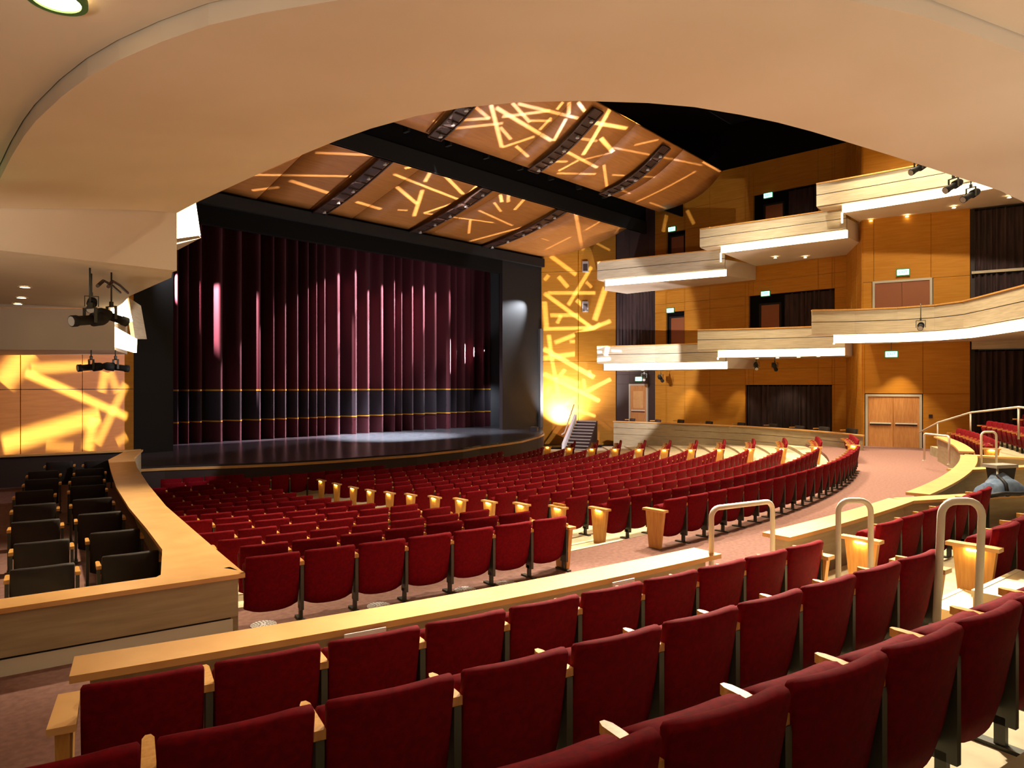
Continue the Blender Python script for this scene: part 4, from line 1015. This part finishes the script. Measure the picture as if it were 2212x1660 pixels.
# ------------------------------------------------------------------ speakers on golden wall, stage-side box
for k, (z, nm) in enumerate(((9.7, 'upper'), (7.3, 'lower'))):
    t = empty('wall_speaker', (33.3, 25.72, z), math.radians(-54), f'{nm} small grey speaker box on the golden wall', 'speaker', 'small grey wall speakers')
    MB().box((0, 0, 0), (.35, .28, .62)).build('cabinet', M_GREY, t)
    MB().box((0, -.15, -.05), (.27, .02, .42)).build('grille', M_BROWN, t)
t = empty('stage_monitor', (28.9, 25.9, 0), math.radians(30), 'small black monitor box on the right corner of the stage', 'speaker')
MB().box((0, 0, .12), (.5, .35, .24)).build('cabinet', M_BLACK2, t)
MB().box((0, -.18, .12), (.4, .02, .18)).build('grille', M_METAL, t)

# ------------------------------------------------------------------ stage lanterns
def lantern(x, y, z, az, tilt, top, s, label, group=None):
    t = empty('stage_lantern', (x, y, z), az, label, 'stage light', group); t.scale = (s, s, s)
    h = (top - z)/s
    ct, sn = math.cos(tilt), math.sin(tilt)
    def q(d, w=0): return (0, d*ct - w*sn, d*sn + w*ct)
    MB().tube([q(-.32), q(-.24), q(-.05)], [.07, .11, .12], 12).build('lamp_housing', M_BLACK2, t)
    MB().tube([q(-.05), q(.22), q(.24), q(.34)], [.085, .085, .10, .10], 12).build('lens_tube', M_BLACK2, t)
    MB().tube([q(.335), q(.345)], .085, 12).build('lens', M_GREY, t)
    MB().box((-.15, 0, .08), (.02, .05, .26)).box((.15, 0, .08), (.02, .05, .26)).box((0, 0, .21), (.32, .05, .02)).build('yoke', M_METAL, t)
    MB().box((0, 0, .26), (.06, .06, .10)).tube([(0, 0, .28), (0, 0, h)], .018, 6).build('hanging_clamp', M_METAL, t)
lantern(3.55, 13.25, 3.62, math.radians(110), -.15, 4.5, .95, 'black stage lantern hanging below the low left soffit, nearest', 'black lanterns under the left soffit')
lantern(3.95, 13.5, 3.72, math.radians(-75), -.25, 4.5, .85, 'black stage lantern beside the nearest one under left soffit', 'black lanterns under the left soffit')
lantern(3.75, 13.9, 3.95, math.radians(160), -.5, 4.5, .7, 'black lantern pointing away above the pair under left soffit', 'black lanterns under the left soffit')
t = empty('lighting_pipe', (4.2, 13.5, 4.35), 0, 'curved brown lighting pipe fixed under the low left soffit', 'pipe')
MB().tube([(-.55, -.3, -.15), (-.35, .1, 0), (0, .9, .05), (.55, 2.2, .08)], .03, 8).tube([(-.40, -.35, -.15), (-.22, .05, 0), (.13, .85, .05), (.68, 2.15, .08)], .03, 8).build('twin_tube', M_TRUSS, t)
for dx, lb in ((-.32, 'left'), (.32, 'right')):
    lantern(5.75+dx*.69, 20.3-dx*.72, 3.0, math.radians(95 if dx < 0 else -85), -.1, 3.45, .95, f'{lb} one of two black lanterns against the left golden wall', 'black lantern pair at left golden wall')
for k, (x, y, z, tp) in enumerate(((32.05, 14.23, 3.45, 3.85), (32.66, 13.6, 3.42, 3.85), (31.84, 20.24, 2.98, 3.38), (32.44, 19.61, 2.92, 3.38))):
    lantern(x-.6, y, z, math.radians(-80 if k % 2 else 120), -.5, tp, .9, f'small dark lantern under the middle tier, {ordn(k+1)} from the camera', 'dark lanterns under the middle tier')
lantern(29.35, 6.9, 4.75, math.radians(100), -.3, 5.6, 1.0, 'dark lantern clamped to the middle tier front', None)
lantern(26.3, 3.3, 5.3, math.radians(120), -.3, 5.7, 1.2, 'dark lantern on the middle tier front at right edge')
for k, (x, y, z) in enumerate(((12.55, 2.5, 5.62), (13.05, 2.36, 5.55))):
    lantern(x, y, z, math.radians(60), -.5, 5.95, .55, f'black lantern at the overhead soffit edge, {ordn(k+1)} of right pair', 'black lanterns at the overhead soffit edge')
lantern(12.2, 2.9, 5.9, math.radians(60), -.5, 6.25, .5, 'single black lantern at the overhead soffit edge, left of the pair', 'black lanterns at the overhead soffit edge')

# ------------------------------------------------------------------ round floor vents
def vent(x, y, z, r, label, grp):
    t = empty('floor_vent', (x, y, z), 0, label, 'floor vent', grp)
    MB().disc((0, 0, 0), r, 28, .012).build('disc', M_WHITE, t)
    m = MB()
    for rr in (.3, .5, .7, .88):
        n = int(rr*22)
        for k in range(n):
            a = 2*PI*k/n; m.box((rr*r*math.cos(a), rr*r*math.sin(a), .0135), (.028*r/.17, .010*r/.17, .003), a)
    m.build('slots', M_GRILL, t)
for k, (x, y) in enumerate(((3.45, 6.89), (4.65, 6.54), (5.75, 6.29), (6.28, 6.11))):
    vent(x, y, .0, .13, f'round white floor vent behind the left stalls\' rearmost row, {ordn(k+1)} from the left', 'round floor vents on the cross aisle')
for k, th in enumerate((-17.6, -16.0, -14.35, -12.7, -11.0)):
    x, y = PP(th, 39.22); vent(x, y, .72, .15, f'round perforated floor vent behind the second row, {ordn(k+1)} from the left', 'round floor vents in the nearest block')

# ------------------------------------------------------------------ coat, bag and case on the ledge
ct = empty('folded_coat', (13.1, 1.98, .82), math.radians(-30), 'blue-grey coat heaped on the low wall at right', 'coat')
m = MB(); nx, ny = 18, 10; vs = []
R = random.Random(5)
for j in range(ny+1):
    for i in range(nx+1):
        u, v = i/nx*2-1, j/ny*2-1
        e = max(0, 1 - (abs(u)**2.6 + abs(v)**2.6))**.5
        h = .26*e*(1 + .25*math.sin(5*u+1) + .18*math.sin(7*u*v+2*v))
        vs.append((u*.47, v*.20, h + .012*math.sin(13*u+5*v)))
n = len(vs)
vs += [(x, y, -.0) for x, y, z in vs]
fs = []
for j in range(ny):
    for i in range(nx):
        a = j*(nx+1)+i; fs.append((a, a+1, a+nx+2, a+nx+1)); fs.append((n+a, n+a+nx+1, n+a+nx+2, n+a+1))
m.add(vs, fs, 0, True); m.build('cloth', M_COAT, ct)
MB().tube([(-.48, -.2, .02), (-.2, -.23, .05), (.1, -.22, .03), (.5, -.2, .05)], .035, 8).build('dark_hem', M_BAG, ct, label='dark navy hem')
MB().tube([(-.12, -.21, .0), (-.09, -.16, .18), (-.08, -.02, .3)], .03, 6).build('zip_strip', M_BAG, ct, label='dark maroon placket')
bg = empty('shoulder_bag', (13.28, 2.0, 1.02), math.radians(-30), 'black bag with pale grey lid lying on the blue-grey coat', 'bag')
MB().box((0, 0, .10), (.36, .22, .20), 0, 0, .85).build('bag_body', M_BAG, bg)
MB().box((-.02, 0, .225), (.44, .26, .05)).build('bag_lid', M_GREY, bg, label='pale grey lid')
MB().tube([(-.2, -.1, .2), (-.24, -.14, .05), (-.3, -.16, -.1)], .018, 6).build('strap', M_GREY, bg)
